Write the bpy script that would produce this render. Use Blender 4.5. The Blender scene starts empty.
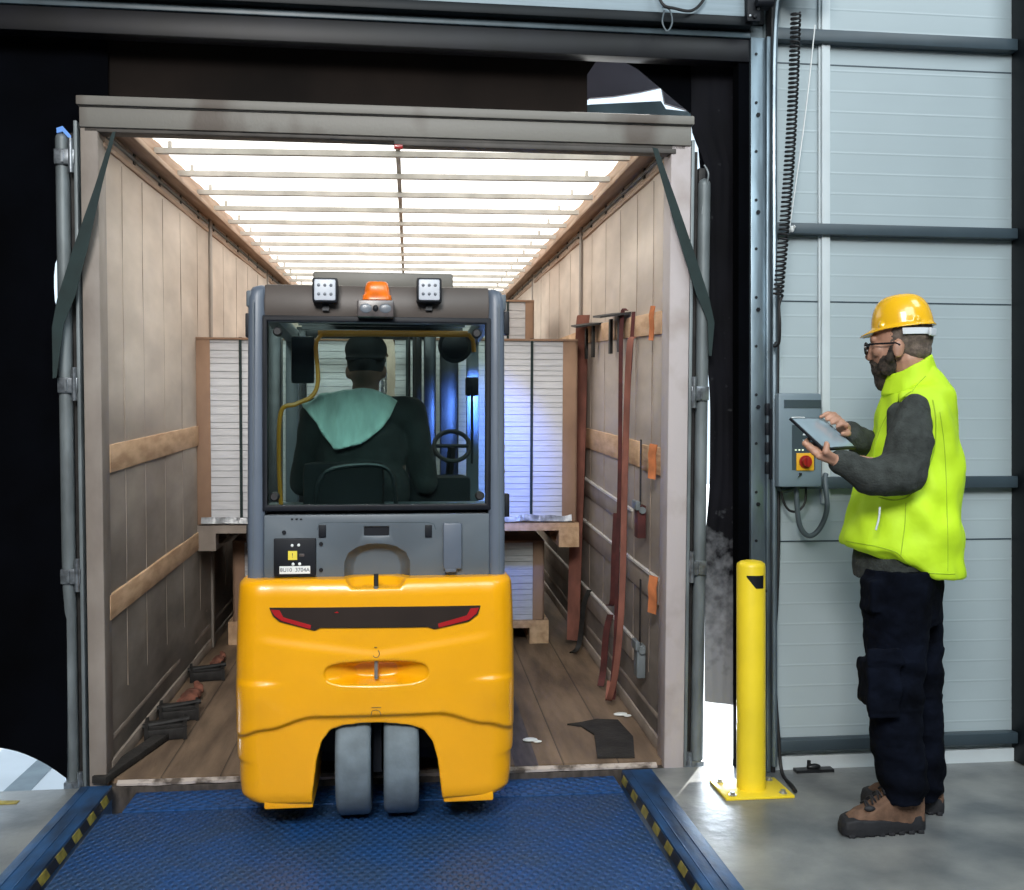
import bpy, bmesh, math, random
from mathutils import Vector, Matrix, noise, Euler
random.seed(7)
C = bpy.context.scene.collection
R = math.radians
PI = math.pi

# ------------------------------------------------------------------ survey
YAW = R(6.5); FOC = 1000.0; EYE = 1.36
cy_, sy_ = math.cos(YAW), math.sin(YAW)
def ray(px, py):
    a = (px-512)/FOC; b = (441-py)/FOC
    return Vector((a*cy_+sy_, -a*sy_+cy_, b))
def atY(px, py, Y):                 # measured point of the place standing at depth Y
    r = ray(px, py); t = Y/r.y
    return Vector((r.x*t, Y, EYE+r.z*t))

# ------------------------------------------------------------------ materials
def _n(nt, t, **k):
    n = nt.nodes.new(t)
    for a, b in k.items():
        if a in n.inputs: n.inputs[a].default_value = b
        else: setattr(n, a, b)
    return n
def mat(name, col, rough=.5, metal=0., var=.12, scale=6., stretch=(1,1,1), bump=0., bscale=60., col2=None, emit=0., ecol=None, coat=0., detail=4., spec=.5, contrast=(.35,.65), alpha=1.):
    m = bpy.data.materials.new(name); m.use_nodes = True
    nt = m.node_tree; b = nt.nodes['Principled BSDF']; L = nt.links.new
    b.inputs['Roughness'].default_value = rough; b.inputs['Metallic'].default_value = metal
    b.inputs['Coat Weight'].default_value = coat; b.inputs['Specular IOR Level'].default_value = spec
    tc = _n(nt, 'ShaderNodeTexCoord'); mp = _n(nt, 'ShaderNodeMapping'); mp.inputs['Scale'].default_value = stretch
    L(tc.outputs['Object'], mp.inputs['Vector'])
    nz = _n(nt, 'ShaderNodeTexNoise', Scale=scale, Detail=detail); L(mp.outputs[0], nz.inputs['Vector'])
    rp = _n(nt, 'ShaderNodeValToRGB')
    c1 = tuple(col)+(1,); c2 = tuple(col2)+(1,) if col2 else tuple(min(1, max(0, c*(1-var*2))) for c in col)+(1,)
    rp.color_ramp.elements[0].position = contrast[0]; rp.color_ramp.elements[1].position = contrast[1]
    rp.color_ramp.elements[0].color = c2; rp.color_ramp.elements[1].color = c1
    L(nz.outputs[0], rp.inputs[0]); L(rp.outputs[0], b.inputs['Base Color'])
    if bump:
        n2 = _n(nt, 'ShaderNodeTexNoise', Scale=bscale, Detail=3.); L(mp.outputs[0], n2.inputs['Vector'])
        bp = _n(nt, 'ShaderNodeBump', Strength=bump, Distance=.01); L(n2.outputs[0], bp.inputs['Height']); L(bp.outputs[0], b.inputs['Normal'])
    if emit:
        b.inputs['Emission Color'].default_value = tuple(ecol or col)+(1,); b.inputs['Emission Strength'].default_value = emit
    return m
def glass(name, tint, gloss=.1, rough=.02):
    m = bpy.data.materials.new(name); m.use_nodes = True; nt = m.node_tree; nt.nodes.clear(); L = nt.links.new
    o = _n(nt, 'ShaderNodeOutputMaterial'); t = _n(nt, 'ShaderNodeBsdfTransparent'); t.inputs[0].default_value = tuple(tint)+(1,)
    g = _n(nt, 'ShaderNodeBsdfGlossy', Roughness=rough); mx = _n(nt, 'ShaderNodeMixShader')
    lw = _n(nt, 'ShaderNodeLayerWeight', Blend=.3); ma = _n(nt, 'ShaderNodeMath', operation='MULTIPLY_ADD')
    ma.inputs[1].default_value = .6; ma.inputs[2].default_value = gloss
    L(lw.outputs['Fresnel'], ma.inputs[0]); L(ma.outputs[0], mx.inputs[0]); L(t.outputs[0], mx.inputs[1]); L(g.outputs[0], mx.inputs[2]); L(mx.outputs[0], o.inputs[0])
    return m
M = {}
M['forklift_yellow'] = mat('forklift_yellow', (.84,.38,.002), .32, var=.04, scale=3, bump=.03, bscale=120, coat=.25)
M['cab_grey'] = mat('cab_grey', (.095,.118,.14), .45, var=.06, bump=.03, bscale=200)
M['cab_pillar'] = mat('cab_pillar', (.105,.13,.17), .4, var=.05)
M['roof_brown'] = mat('roof_brown', (.085,.07,.062), .5, var=.08)
M['roof_plate'] = mat('roof_plate', (.16,.15,.13), .5, var=.08)
M['black_rubber'] = mat('black_rubber', (.012,.012,.014), .6, var=.2)
M['black_plastic'] = mat('black_plastic', (.010,.012,.017), .5, spec=.22, var=.2)
M['dark_steel'] = mat('dark_steel', (.035,.038,.042), .4, .6, var=.2, scale=20)
M['strip_brown'] = mat('strip_brown', (.026,.017,.013), .5, spec=.25, var=.1)
M['tail_red'] = mat('tail_red', (.33,.012,.015), .25, var=.1, emit=.12, ecol=(.6,.02,.02))
M['tyre_grey'] = mat('tyre_grey', (.16,.20,.225), .75, var=.15, scale=12, bump=.1, bscale=90)
M['steel'] = mat('steel', (.55,.57,.6), .35, .85, var=.15, scale=18)
M['silver_frame'] = mat('silver_frame', (.24,.31,.36), .38, .75, var=.25, scale=5, stretch=(3,3,.6))
M['lamp_white'] = mat('lamp_white', (.45,.48,.53), .4, var=.03, emit=.12, ecol=(.8,.85,.95))
M['lamp_dot'] = mat('lamp_dot', (.16,.18,.21), .3)
M['beacon'] = mat('beacon', (.80,.17,.01), .3, var=.2, scale=30, emit=.15, ecol=(1,.2,.01))
M['cam_grey'] = mat('cam_grey', (.10,.085,.085), .3, var=.2, scale=30)
M['white_paint'] = mat('white_paint', (.75,.78,.78), .5, var=.04)
M['sticker_yellow'] = mat('sticker_yellow', (.75,.62,.06), .5, var=.04)
M['text_dark'] = mat('text_dark', (.04,.05,.06), .6)
M['orange_tube'] = mat('orange_tube', (.5,.2,.012), .45, var=.1, emit=.05, ecol=(.6,.25,.02))
M['seat_black'] = mat('seat_black', (.009,.01,.012), .8, spec=.2, var=.2, bump=.1)
M['skin'] = mat('skin', (.46,.25,.17), .5, var=.12, scale=18, bump=.05, bscale=90)
M['skin_dim'] = mat('skin_dim', (.2,.12,.09), .6, var=.12, scale=18)
M['beard'] = mat('beard', (.055,.04,.03), .9, var=.4, scale=70, bump=.6, bscale=220)
M['hair'] = mat('hair', (.17,.13,.105), .9, var=.25, scale=60, bump=.4, bscale=220)
M['helmet_yellow'] = mat('helmet_yellow', (.85,.47,.012), .22, var=.03, coat=.5)
M['hivis'] = mat('hivis', (.50,.76,.012), .7, var=.10, scale=5, bump=.5, bscale=13, emit=.10, ecol=(.6,1,.03))
M['hivis_seam'] = mat('hivis_seam', (.34,.52,.015), .7, var=.04)
M['hivis_trim'] = mat('hivis_trim', (.68,.9,.05), .6, var=.04, emit=.1, ecol=(.6,1,.05))
M['fleece'] = mat('fleece', (.042,.05,.047), .95, var=.25, scale=25, bump=.5, bscale=150)
M['trouser'] = mat('trouser', (.004,.006,.013), .95, spec=.08, var=.35, scale=9, bump=.4, bscale=40)
M['boot_brown'] = mat('boot_brown', (.17,.095,.06), .85, var=.2, scale=25, bump=.3, bscale=160)
M['boot_black'] = mat('boot_black', (.016,.017,.022), .7, var=.2, bump=.2)
M['specs_black'] = mat('specs_black', (.008,.008,.01), .25)
M['strap_white'] = mat('strap_white', (.62,.66,.7), .5, var=.04)
M['screen'] = mat('screen', (.27,.36,.42), .15, var=.08, scale=4, coat=.5)
M['driver_dark'] = mat('driver_dark', (.016,.02,.02), .9, var=.3, scale=14, bump=.3)
M['driver_pale'] = mat('driver_pale', (.42,.6,.56), .9, var=.16, scale=10, stretch=(2,2,.6), bump=.6, bscale=22, emit=.05, ecol=(.4,.62,.57))
M['bollard_yellow'] = mat('bollard_yellow', (.95,.72,.03), .4, var=.06, scale=5, bump=.04)
M['concrete'] = mat('concrete', (.235,.245,.24), .36, col2=(.11,.122,.13), scale=3.4, bump=.2, bscale=22, detail=12, contrast=(.36,.62))
M['wall_panel'] = None
M['girt'] = mat('girt', (.045,.068,.085), .45, var=.1)
M['conduit'] = mat('conduit', (.6,.67,.7), .5, var=.05)
M['curtain_black'] = mat('curtain_black', (.0012,.0016,.003), .9, spec=.05, var=.3, scale=3, bump=.3, bscale=6)
M['curtain_brown'] = mat('curtain_brown', (.010,.0065,.005), .85, spec=.15, var=.3, scale=2.5, bump=.2, bscale=6)
M['beam_brown'] = mat('beam_brown', (.004,.004,.007), .45, spec=.3, var=.35, scale=6)
M['beam_black'] = mat('beam_black', (.005,.008,.011), .5, spec=.25, var=.2)
M['beam_edge'] = mat('beam_edge', (.06,.09,.11), .4, var=.2)
M['door_panel'] = mat('door_panel', (.32,.40,.45), .5, var=.06, stretch=(1,1,18), scale=5)
M['kerb_blue'] = mat('kerb_blue', (.012,.07,.19), .55, spec=.3, var=.35, scale=14, stretch=(1,.4,1), bump=.15, bscale=50)
M['wood'] = mat('wood', (.62,.41,.24), .75, col2=(.42,.25,.13), scale=9, stretch=(6,.7,6), bump=.2, bscale=50)
M['pale_wood'] = mat('pale_wood', (.66,.44,.27), .75, col2=(.46,.28,.16), scale=7, stretch=(3,.8,3), bump=.2, bscale=50)
M['alu_batten'] = mat('alu_batten', (.30,.25,.21), .6, col2=(.22,.18,.15), scale=7)
M['alu_edge'] = mat('alu_edge', (.65,.62,.58), .5, var=.1)
M['post_white'] = mat('post_white', (.46,.41,.41), .6, col2=(.34,.285,.265), scale=5, stretch=(1,1,.8), bump=.1, contrast=(.3,.5))
M['post_left'] = mat('post_left', (.30,.26,.225), .6, col2=(.21,.175,.15), scale=5, stretch=(1,1,.7), bump=.1)
M['canvas_seam'] = mat('canvas_seam', (.44,.36,.30), .9, col2=(.22,.17,.13), scale=5)
M['sill_paint'] = mat('sill_paint', (.46,.40,.36), .7, col2=(.09,.07,.055), scale=9, detail=8, contrast=(.42,.52))
M['header_grey'] = mat('header_grey', (.20,.19,.17), .55, col2=(.115,.095,.08), scale=2.2, stretch=(1.6,1,1), bump=.08, contrast=(.36,.46), detail=2)
M['header_lip'] = mat('header_lip', (.08,.07,.062), .6, var=.25, scale=8)
M['rail_wood'] = mat('rail_wood', (.47,.33,.235), .6, col2=(.32,.2,.13), scale=6, stretch=(5,.4,5))
M['bow'] = mat('bow', (.62,.59,.54), .5, var=.15, scale=8)
M['galv'] = mat('galv', (.20,.23,.24), .5, .2, var=.2, scale=12, stretch=(1,1,.4))
M['hinge_steel'] = mat('hinge_steel', (.3,.33,.36), .35, .7, var=.3, scale=30)
M['strap_green'] = mat('strap_green', (.011,.028,.028), .75, var=.15, scale=12)
M['strap_red'] = mat('strap_red', (.27,.10,.07), .8, var=.2, scale=14, stretch=(1,1,.5))
M['strap_dark'] = mat('strap_dark', (.10,.022,.02), .8, var=.25, scale=14)
M['strap_orange'] = mat('strap_orange', (.62,.20,.07), .8, var=.2, scale=14)
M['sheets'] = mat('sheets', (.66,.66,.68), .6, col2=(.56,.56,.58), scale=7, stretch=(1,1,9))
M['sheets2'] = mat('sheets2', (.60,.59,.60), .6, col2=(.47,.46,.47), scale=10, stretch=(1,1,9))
M['sheets_gap'] = mat('sheets_gap', (.5,.51,.54), .8)
M['kraft'] = mat('kraft', (.36,.22,.14), .8, col2=(.25,.15,.10), scale=4, stretch=(1,1,.7))
M['film'] = mat('film', (.5,.52,.55), .25, var=.35, scale=14, bump=.8, bscale=25)
M['rubber_mat'] = mat('rubber_mat', (.022,.019,.017), .8, var=.3, scale=12, bump=.3)
M['rag_red'] = mat('rag_red', (.22,.08,.05), .9, var=.3, scale=20)
M['iron'] = mat('iron', (.03,.028,.027), .6, .4, var=.3, scale=20)
M['ctrl_grey'] = mat('ctrl_grey', (.16,.215,.255), .4, var=.04)
M['ctrl_dark'] = mat('ctrl_dark', (.045,.065,.08), .35, var=.06)
M['lamp_green'] = mat('lamp_green', (.6,.7,.5), .4, emit=.5, ecol=(.8,.95,.7))
M['lamp_amber'] = mat('lamp_amber', (.9,.55,.05), .4, emit=1.6, ecol=(1,.6,.05))
M['knob_red'] = mat('knob_red', (.3,.012,.012), .35, var=.1)
M['switch_yellow'] = mat('switch_yellow', (.72,.38,.02), .4, var=.05)
M['cable_grey'] = mat('cable_grey', (.10,.13,.15), .5, var=.1)
M['outdoor'] = mat('outdoor', (.8,.85,.9), .8, var=.06, scale=1.5)
M['outdoor_line'] = mat('outdoor_line', (.28,.34,.38), .8, var=.1)
M['line_yellow'] = mat('line_yellow', (.45,.36,.05), .7, var=.3, scale=20)
M['room'] = mat('room', (.30,.33,.36), .8, var=.05)
M['sheet_floor_steel'] = mat('sheet_floor_steel', (.12,.10,.085), .45, .4, var=.3, scale=10, stretch=(3,.5,1))
M['window_glass'] = glass('window_glass', (.76,.88,.86), .05)
M['clear_lens'] = glass('clear_lens', (.92,.95,.97), .03)

# trailer side canvas: beige, stained vertically, darker near the floor
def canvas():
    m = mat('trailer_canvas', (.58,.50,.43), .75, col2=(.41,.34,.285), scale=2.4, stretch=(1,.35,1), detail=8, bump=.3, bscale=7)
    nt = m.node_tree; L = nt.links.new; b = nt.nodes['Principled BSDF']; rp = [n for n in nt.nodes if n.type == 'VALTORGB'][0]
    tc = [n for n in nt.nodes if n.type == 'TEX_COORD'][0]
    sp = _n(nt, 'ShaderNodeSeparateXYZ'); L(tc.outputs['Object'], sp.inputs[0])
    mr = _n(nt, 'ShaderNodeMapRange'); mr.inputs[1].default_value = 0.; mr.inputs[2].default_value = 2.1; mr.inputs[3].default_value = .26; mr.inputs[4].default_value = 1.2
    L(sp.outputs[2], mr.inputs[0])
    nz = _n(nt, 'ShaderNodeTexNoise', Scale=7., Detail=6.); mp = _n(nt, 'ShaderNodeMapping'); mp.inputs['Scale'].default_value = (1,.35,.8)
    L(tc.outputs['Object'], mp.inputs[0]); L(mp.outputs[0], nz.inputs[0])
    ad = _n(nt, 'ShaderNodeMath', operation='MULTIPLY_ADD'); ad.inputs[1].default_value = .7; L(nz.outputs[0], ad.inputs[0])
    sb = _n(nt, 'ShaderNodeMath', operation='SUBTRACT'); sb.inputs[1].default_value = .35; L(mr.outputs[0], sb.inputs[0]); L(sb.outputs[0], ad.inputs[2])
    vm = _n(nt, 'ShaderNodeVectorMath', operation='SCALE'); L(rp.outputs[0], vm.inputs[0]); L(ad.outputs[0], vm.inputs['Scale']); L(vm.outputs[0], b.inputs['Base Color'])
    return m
M['canvas'] = canvas()
# tarpaulin roof, its own emission standing in for daylight coming through
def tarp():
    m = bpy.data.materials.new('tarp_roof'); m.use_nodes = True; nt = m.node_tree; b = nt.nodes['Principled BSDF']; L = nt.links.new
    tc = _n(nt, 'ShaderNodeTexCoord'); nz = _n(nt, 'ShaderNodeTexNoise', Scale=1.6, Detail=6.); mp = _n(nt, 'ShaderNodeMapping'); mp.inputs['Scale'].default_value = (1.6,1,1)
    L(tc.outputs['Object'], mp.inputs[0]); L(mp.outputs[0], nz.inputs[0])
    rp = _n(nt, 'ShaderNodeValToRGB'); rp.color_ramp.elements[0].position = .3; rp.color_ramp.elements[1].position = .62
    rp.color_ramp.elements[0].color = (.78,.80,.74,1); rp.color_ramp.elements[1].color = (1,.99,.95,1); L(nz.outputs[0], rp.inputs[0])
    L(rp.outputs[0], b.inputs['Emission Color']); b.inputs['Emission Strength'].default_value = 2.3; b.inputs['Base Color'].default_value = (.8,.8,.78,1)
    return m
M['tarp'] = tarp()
# insulated wall panels with fine horizontal ribs
def ribbed(name, col):
    m = mat(name, col, .42, var=.05, scale=1.2)
    nt = m.node_tree; L = nt.links.new; b = nt.nodes['Principled BSDF']; tc = [n for n in nt.nodes if n.type == 'TEX_COORD'][0]
    sp = _n(nt, 'ShaderNodeSeparateXYZ'); L(tc.outputs['Object'], sp.inputs[0])
    ml = _n(nt, 'ShaderNodeMath', operation='MULTIPLY'); ml.inputs[1].default_value = 1/.0855; L(sp.outputs[2], ml.inputs[0])
    fr = _n(nt, 'ShaderNodeMath', operation='FRACT'); L(ml.outputs[0], fr.inputs[0])
    cr = _n(nt, 'ShaderNodeValToRGB'); e = cr.color_ramp; e.elements[0].position = 0; e.elements[0].color = (0,0,0,1); e.elements[1].position = .07; e.elements[1].color = (1,1,1,1)
    x = e.elements.new(.93); x.color = (1,1,1,1); x = e.elements.new(1.); x.color = (0,0,0,1); 
    L(fr.outputs[0], cr.inputs[0]); bp = _n(nt, 'ShaderNodeBump', Strength=.16, Distance=.008); bp.invert = True; L(cr.outputs[0], bp.inputs['Height']); L(bp.outputs[0], b.inputs['Normal'])
    return m
M['wall_panel'] = ribbed('wall_panel', (.385,.46,.49))
# tread plate
def tread(name, col, col2, sx, sy, strength):
    m = mat(name, col, .38, .25, col2=col2, scale=5, detail=8, contrast=(.35,.7))
    nt = m.node_tree; L = nt.links.new; b = nt.nodes['Principled BSDF']; tc = [n for n in nt.nodes if n.type == 'TEX_COORD'][0]
    mp = _n(nt, 'ShaderNodeMapping'); mp.inputs['Scale'].default_value = (sx, sy, 1); mp.inputs['Rotation'].default_value = (0,0,R(45)); L(tc.outputs['Object'], mp.inputs[0])
    v = _n(nt, 'ShaderNodeTexVoronoi', Scale=1.); v.inputs['Randomness'].default_value = .0; v.voronoi_dimensions = '2D'; L(mp.outputs[0], v.inputs['Vector'])
    rp = _n(nt, 'ShaderNodeValToRGB'); rp.color_ramp.elements[0].position = .2; rp.color_ramp.elements[0].color = (1,1,1,1); rp.color_ramp.elements[1].position = .42; rp.color_ramp.elements[1].color = (0,0,0,1)
    L(v.outputs['Distance'], rp.inputs[0]); bp = _n(nt, 'ShaderNodeBump', Strength=strength, Distance=.006); L(rp.outputs[0], bp.inputs['Height']); L(bp.outputs[0], b.inputs['Normal'])
    ra = _n(nt, 'ShaderNodeMath', operation='MULTIPLY_ADD'); ra.inputs[1].default_value = -.12; ra.inputs[2].default_value = .46; L(rp.outputs[0], ra.inputs[0]); L(ra.outputs[0], b.inputs['Roughness'])
    return m
M['tread'] = tread('tread', (.016,.085,.28), (.03,.08,.19), 40, 26, .7)
M['tread_lip'] = tread('tread_lip', (.015,.09,.30), (.02,.07,.2), 26, 26, 1.)
def hazard():
    m = mat('hazard', (.5,.42,.06), .6, var=.3, scale=20); nt = m.node_tree; L = nt.links.new; b = nt.nodes['Principled BSDF']
    tc = [n for n in nt.nodes if n.type == 'TEX_COORD'][0]; rp0 = [n for n in nt.nodes if n.type == 'VALTORGB'][0]
    sp = _n(nt, 'ShaderNodeSeparateXYZ'); L(tc.outputs['Object'], sp.inputs[0])
    ad = _n(nt, 'ShaderNodeMath', operation='ADD'); L(sp.outputs[1], ad.inputs[0]); L(sp.outputs[2], ad.inputs[1])
    ml = _n(nt, 'ShaderNodeMath', operation='MULTIPLY'); ml.inputs[1].default_value = 6.; L(ad.outputs[0], ml.inputs[0])
    fr = _n(nt, 'ShaderNodeMath', operation='FRACT'); L(ml.outputs[0], fr.inputs[0]); gt = _n(nt, 'ShaderNodeMath', operation='GREATER_THAN'); gt.inputs[1].default_value = .52; L(fr.outputs[0], gt.inputs[0])
    mx = _n(nt, 'ShaderNodeMix', data_type='RGBA'); L(gt.outputs[0], mx.inputs['Factor']); mx.inputs[6].default_value = (.012,.014,.02,1); L(rp0.outputs[0], mx.inputs[7]); L(mx.outputs[2], b.inputs['Base Color'])
    return m
M['hazard'] = hazard()
# trailer floor planks
def planks():
    m = mat('trailer_floor', (.225,.155,.10), .6, col2=(.11,.073,.048), scale=4, stretch=(3,.5,1), detail=8, bump=.2, bscale=40)
    nt = m.node_tree; L = nt.links.new; b = nt.nodes['Principled BSDF']; tc = [n for n in nt.nodes if n.type == 'TEX_COORD'][0]; rp = [n for n in nt.nodes if n.type == 'VALTORGB'][0]
    sp = _n(nt, 'ShaderNodeSeparateXYZ'); L(tc.outputs['Object'], sp.inputs[0])
    ml = _n(nt, 'ShaderNodeMath', operation='MULTIPLY'); ml.inputs[1].default_value = 1/.235; L(sp.outputs[0], ml.inputs[0]); fr = _n(nt, 'ShaderNodeMath', operation='FRACT'); L(ml.outputs[0], fr.inputs[0])
    cr = _n(nt, 'ShaderNodeValToRGB'); e = cr.color_ramp; e.elements[0].position = .0; e.elements[0].color = (.18,.18,.18,1); e.elements[1].position = .045; e.elements[1].color = (1,1,1,1); L(fr.outputs[0], cr.inputs[0])
    vm = _n(nt, 'ShaderNodeVectorMath', operation='MULTIPLY'); L(rp.outputs[0], vm.inputs[0]); L(cr.outputs[0], vm.inputs[1]); L(vm.outputs[0], b.inputs['Base Color'])
    return m
M['planks'] = planks()
# right-hand curtain: black, outdoor glow painted in as dirty white low down
def painted_glow_curtain():
    m = mat('painted_glow_curtain', (.005,.005,.008), .8, spec=.15, var=.3, scale=3, bump=.3, bscale=7)
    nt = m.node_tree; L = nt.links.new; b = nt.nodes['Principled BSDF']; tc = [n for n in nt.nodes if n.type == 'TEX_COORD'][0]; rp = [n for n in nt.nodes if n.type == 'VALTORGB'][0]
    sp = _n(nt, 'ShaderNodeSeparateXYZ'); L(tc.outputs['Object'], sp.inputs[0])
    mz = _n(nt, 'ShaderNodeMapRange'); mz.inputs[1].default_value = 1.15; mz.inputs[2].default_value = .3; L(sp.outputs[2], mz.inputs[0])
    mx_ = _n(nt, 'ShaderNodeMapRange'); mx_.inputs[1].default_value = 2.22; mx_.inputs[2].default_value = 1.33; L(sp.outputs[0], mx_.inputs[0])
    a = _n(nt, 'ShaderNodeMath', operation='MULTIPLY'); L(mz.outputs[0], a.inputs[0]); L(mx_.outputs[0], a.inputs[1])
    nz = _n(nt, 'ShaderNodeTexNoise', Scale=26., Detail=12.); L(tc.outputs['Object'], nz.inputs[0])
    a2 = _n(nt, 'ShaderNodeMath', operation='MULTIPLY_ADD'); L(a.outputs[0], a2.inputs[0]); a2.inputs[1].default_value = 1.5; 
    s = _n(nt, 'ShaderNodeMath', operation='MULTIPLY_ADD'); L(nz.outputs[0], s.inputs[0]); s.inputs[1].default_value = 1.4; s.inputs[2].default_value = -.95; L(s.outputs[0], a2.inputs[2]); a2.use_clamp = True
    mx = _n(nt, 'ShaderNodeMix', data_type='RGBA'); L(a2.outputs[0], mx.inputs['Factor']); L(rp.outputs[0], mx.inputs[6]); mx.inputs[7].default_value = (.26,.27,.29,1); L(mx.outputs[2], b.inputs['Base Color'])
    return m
M['painted_glow_curtain'] = painted_glow_curtain()

# ------------------------------------------------------------------ mesh builder
class MB:
    def __init__(s): s.bm = bmesh.new()
    def face(s, vs):
        try: return s.bm.faces.new(vs)
        except ValueError: return None
    def box(s, a, b, rot=None, bev=0):
        c = (Vector(a)+Vector(b))/2; h = (Vector(b)-Vector(a))/2
        t = bmesh.new(); bmesh.ops.create_cube(t, size=2)
        for v in t.verts: v.co = Vector((v.co.x*abs(h.x), v.co.y*abs(h.y), v.co.z*abs(h.z)))
        if bev: bmesh.ops.bevel(t, geom=t.edges[:], offset=bev, segments=2, affect='EDGES', profile=.6)
        if rot is not None: bmesh.ops.transform(t, matrix=rot.to_matrix().to_4x4() if isinstance(rot, Euler) else rot, verts=t.verts)
        bmesh.ops.translate(t, vec=c, verts=t.verts); s._merge(t); return s
    def _merge(s, t):
        me = bpy.data.meshes.new('tmp'); t.to_mesh(me); t.free(); s.bm.from_mesh(me); bpy.data.meshes.remove(me)
    def rings(s, rs, close=True, cap=True):
        prev = None; first = None
        for r in rs:
            vs = [s.bm.verts.new(p) for p in r]
            if prev:
                n = len(vs)
                for i in range(n if close else n-1): s.face((prev[i], prev[(i+1)%n], vs[(i+1)%n], vs[i]))
            else: first = vs
            prev = vs
        if cap and close: s.face(first[::-1]); s.face(prev)
        return s
    def tube(s, pts, r, n=10, cap=True, flat=None):
        pts = [Vector(p) for p in pts]; m = len(pts); rr = r if isinstance(r, (list, tuple)) else [r]*m
        rs = []; up = None
        for i, p in enumerate(pts):
            d = (pts[min(i+1, m-1)]-pts[max(i-1, 0)]).normalized()
            if up is None: up = d.orthogonal().normalized()
            else: up = (up-d*up.dot(d)).normalized()
            sd = d.cross(up)
            rs.append([p+(up*math.cos(2*PI*k/n)+sd*math.sin(2*PI*k/n))*rr[i] for k in range(n)])
        return s.rings(rs, cap=cap)
    def capsule(s, a, b, ra, rb, n=16, k=5):
        a = Vector(a); b = Vector(b); d = (b-a); L = d.length; d = d.normalized() if L > 1e-6 else Vector((0,0,1))
        pts = []; rr = []
        for i in range(k): t = PI/2*(i+.35)/k; pts.append(a-d*ra*math.cos(t)); rr.append(ra*math.sin(t))
        pts += [a, b]; rr += [ra, rb]
        for i in range(k-1, -1, -1): t = PI/2*(i+.35)/k; pts.append(b+d*rb*math.cos(t)); rr.append(rb*math.sin(t))
        return s.tube(pts, rr, n)
    def ell(s, c, r, rot=(0,0,0), n=20):
        t = bmesh.new(); bmesh.ops.create_uvsphere(t, u_segments=n, v_segments=max(8, n*2//3), radius=1)
        mt = Matrix.Translation(c) @ Euler(rot).to_matrix().to_4x4() @ Matrix.Diagonal((*r, 1))
        bmesh.ops.transform(t, matrix=mt, verts=t.verts); s._merge(t); return s
    def prism(s, poly, d, axis='y', at=0.):          # poly in (x,z) for axis y, (x,y) for z, (y,z) for x
        f = {'y': lambda p, q: (p[0], q, p[1]), 'z': lambda p, q: (p[0], p[1], q), 'x': lambda p, q: (q, p[0], p[1])}[axis]
        s.rings([[f(p, at) for p in poly], [f(p, at+d) for p in poly]]); return s
    def lathe(s, prof, c=(0,0,0), n=28, axis='z'):   # prof: (r, h)
        c = Vector(c); rs = []
        for r, h in prof:
            row = []
            for k in range(n):
                a = 2*PI*k/n; x, y = r*math.cos(a), r*math.sin(a)
                row.append(c+(Vector((x, y, h)) if axis == 'z' else Vector((h, x, y)) if axis == 'x' else Vector((x, h, y))))
            rs.append(row)
        return s.rings(rs)
    def ribbon(s, pts, wdir, w, t=.004):
        pts = [Vector(p) for p in pts]; rs = []
        for i, p in enumerate(pts):
            wd = Vector(wdir[i] if isinstance(wdir, list) else wdir).normalized(); ww = w[i] if isinstance(w, list) else w
            d = (pts[min(i+1, len(pts)-1)]-pts[max(i-1, 0)]).normalized(); nn = d.cross(wd).normalized()*t/2
            rs.append([p-wd*ww/2-nn, p+wd*ww/2-nn, p+wd*ww/2+nn, p-wd*ww/2+nn])
        return s.rings(rs)
    def build(s, name, m, parent=None, smooth=True, angle=35, bevel=0, mods=None):
        bmesh.ops.recalc_face_normals(s.bm, faces=s.bm.faces)
        me = bpy.data.meshes.new(name); s.bm.to_mesh(me); s.bm.free()
        o = bpy.data.objects.new(name, me); C.objects.link(o)
        if parent: o.parent = parent
        me.materials.append(M[m] if isinstance(m, str) else m)
        if mods: mods(o); bake(o)
        elif bevel:
            b = o.modifiers.new('b', 'BEVEL'); b.width = bevel; b.segments = 2; b.limit_method = 'ANGLE'; bake(o)
        if smooth: o.data.shade_smooth(); o.data.set_sharp_from_angle(angle=R(angle))
        return o
def bake(o):
    dg = bpy.context.evaluated_depsgraph_get(); dg.update()
    me = bpy.data.meshes.new_from_object(o.evaluated_get(dg)); old = o.data; o.modifiers.clear(); o.data = me; me.name = o.name
    bpy.data.meshes.remove(old)
def wrinkle(o, fs):
    me = o.data; ns = [v.normal.copy() for v in me.vertices]
    for v, n in zip(me.vertices, ns): v.co += n*fs(v.co)
def organic(mb, name, m, parent, voxel=.006, it=4, wr=None, fac=.5):
    def mods(o):
        r = o.modifiers.new('r', 'REMESH'); r.mode = 'VOXEL'; r.voxel_size = voxel
        if it: q = o.modifiers.new('s', 'SMOOTH'); q.iterations = it; q.factor = fac
    o = mb.build(name, m, parent, mods=mods, angle=180)
    if wr: wrinkle(o, wr)
    o.data.shade_smooth(); return o
def tag(o, label=None, cat=None, group=None, kind=None):
    if label: o['label'] = label
    if cat: o['category'] = cat
    if group: o['group'] = group
    if kind: o['kind'] = kind
    return o
def thing(name, label, cat, mw=None, group=None):
    o = bpy.data.objects.new(name, None); C.objects.link(o); o.empty_display_size = .1
    if mw is not None: o.matrix_world = mw if isinstance(mw, Matrix) else Matrix.Translation(mw)
    return tag(o, label, cat, group)
def struct(o): o['kind'] = 'structure'; return o
def dup(root, mw, label=None):
    r = root.copy(); C.objects.link(r); r.matrix_world = mw
    if label: r['label'] = label
    for ch in [c for c in bpy.data.objects if c.parent == root]:
        c = ch.copy(); C.objects.link(c); c.parent = r
        for g in [q for q in bpy.data.objects if q.parent == ch]:
            d = g.copy(); C.objects.link(d); d.parent = c
    return r
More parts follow.
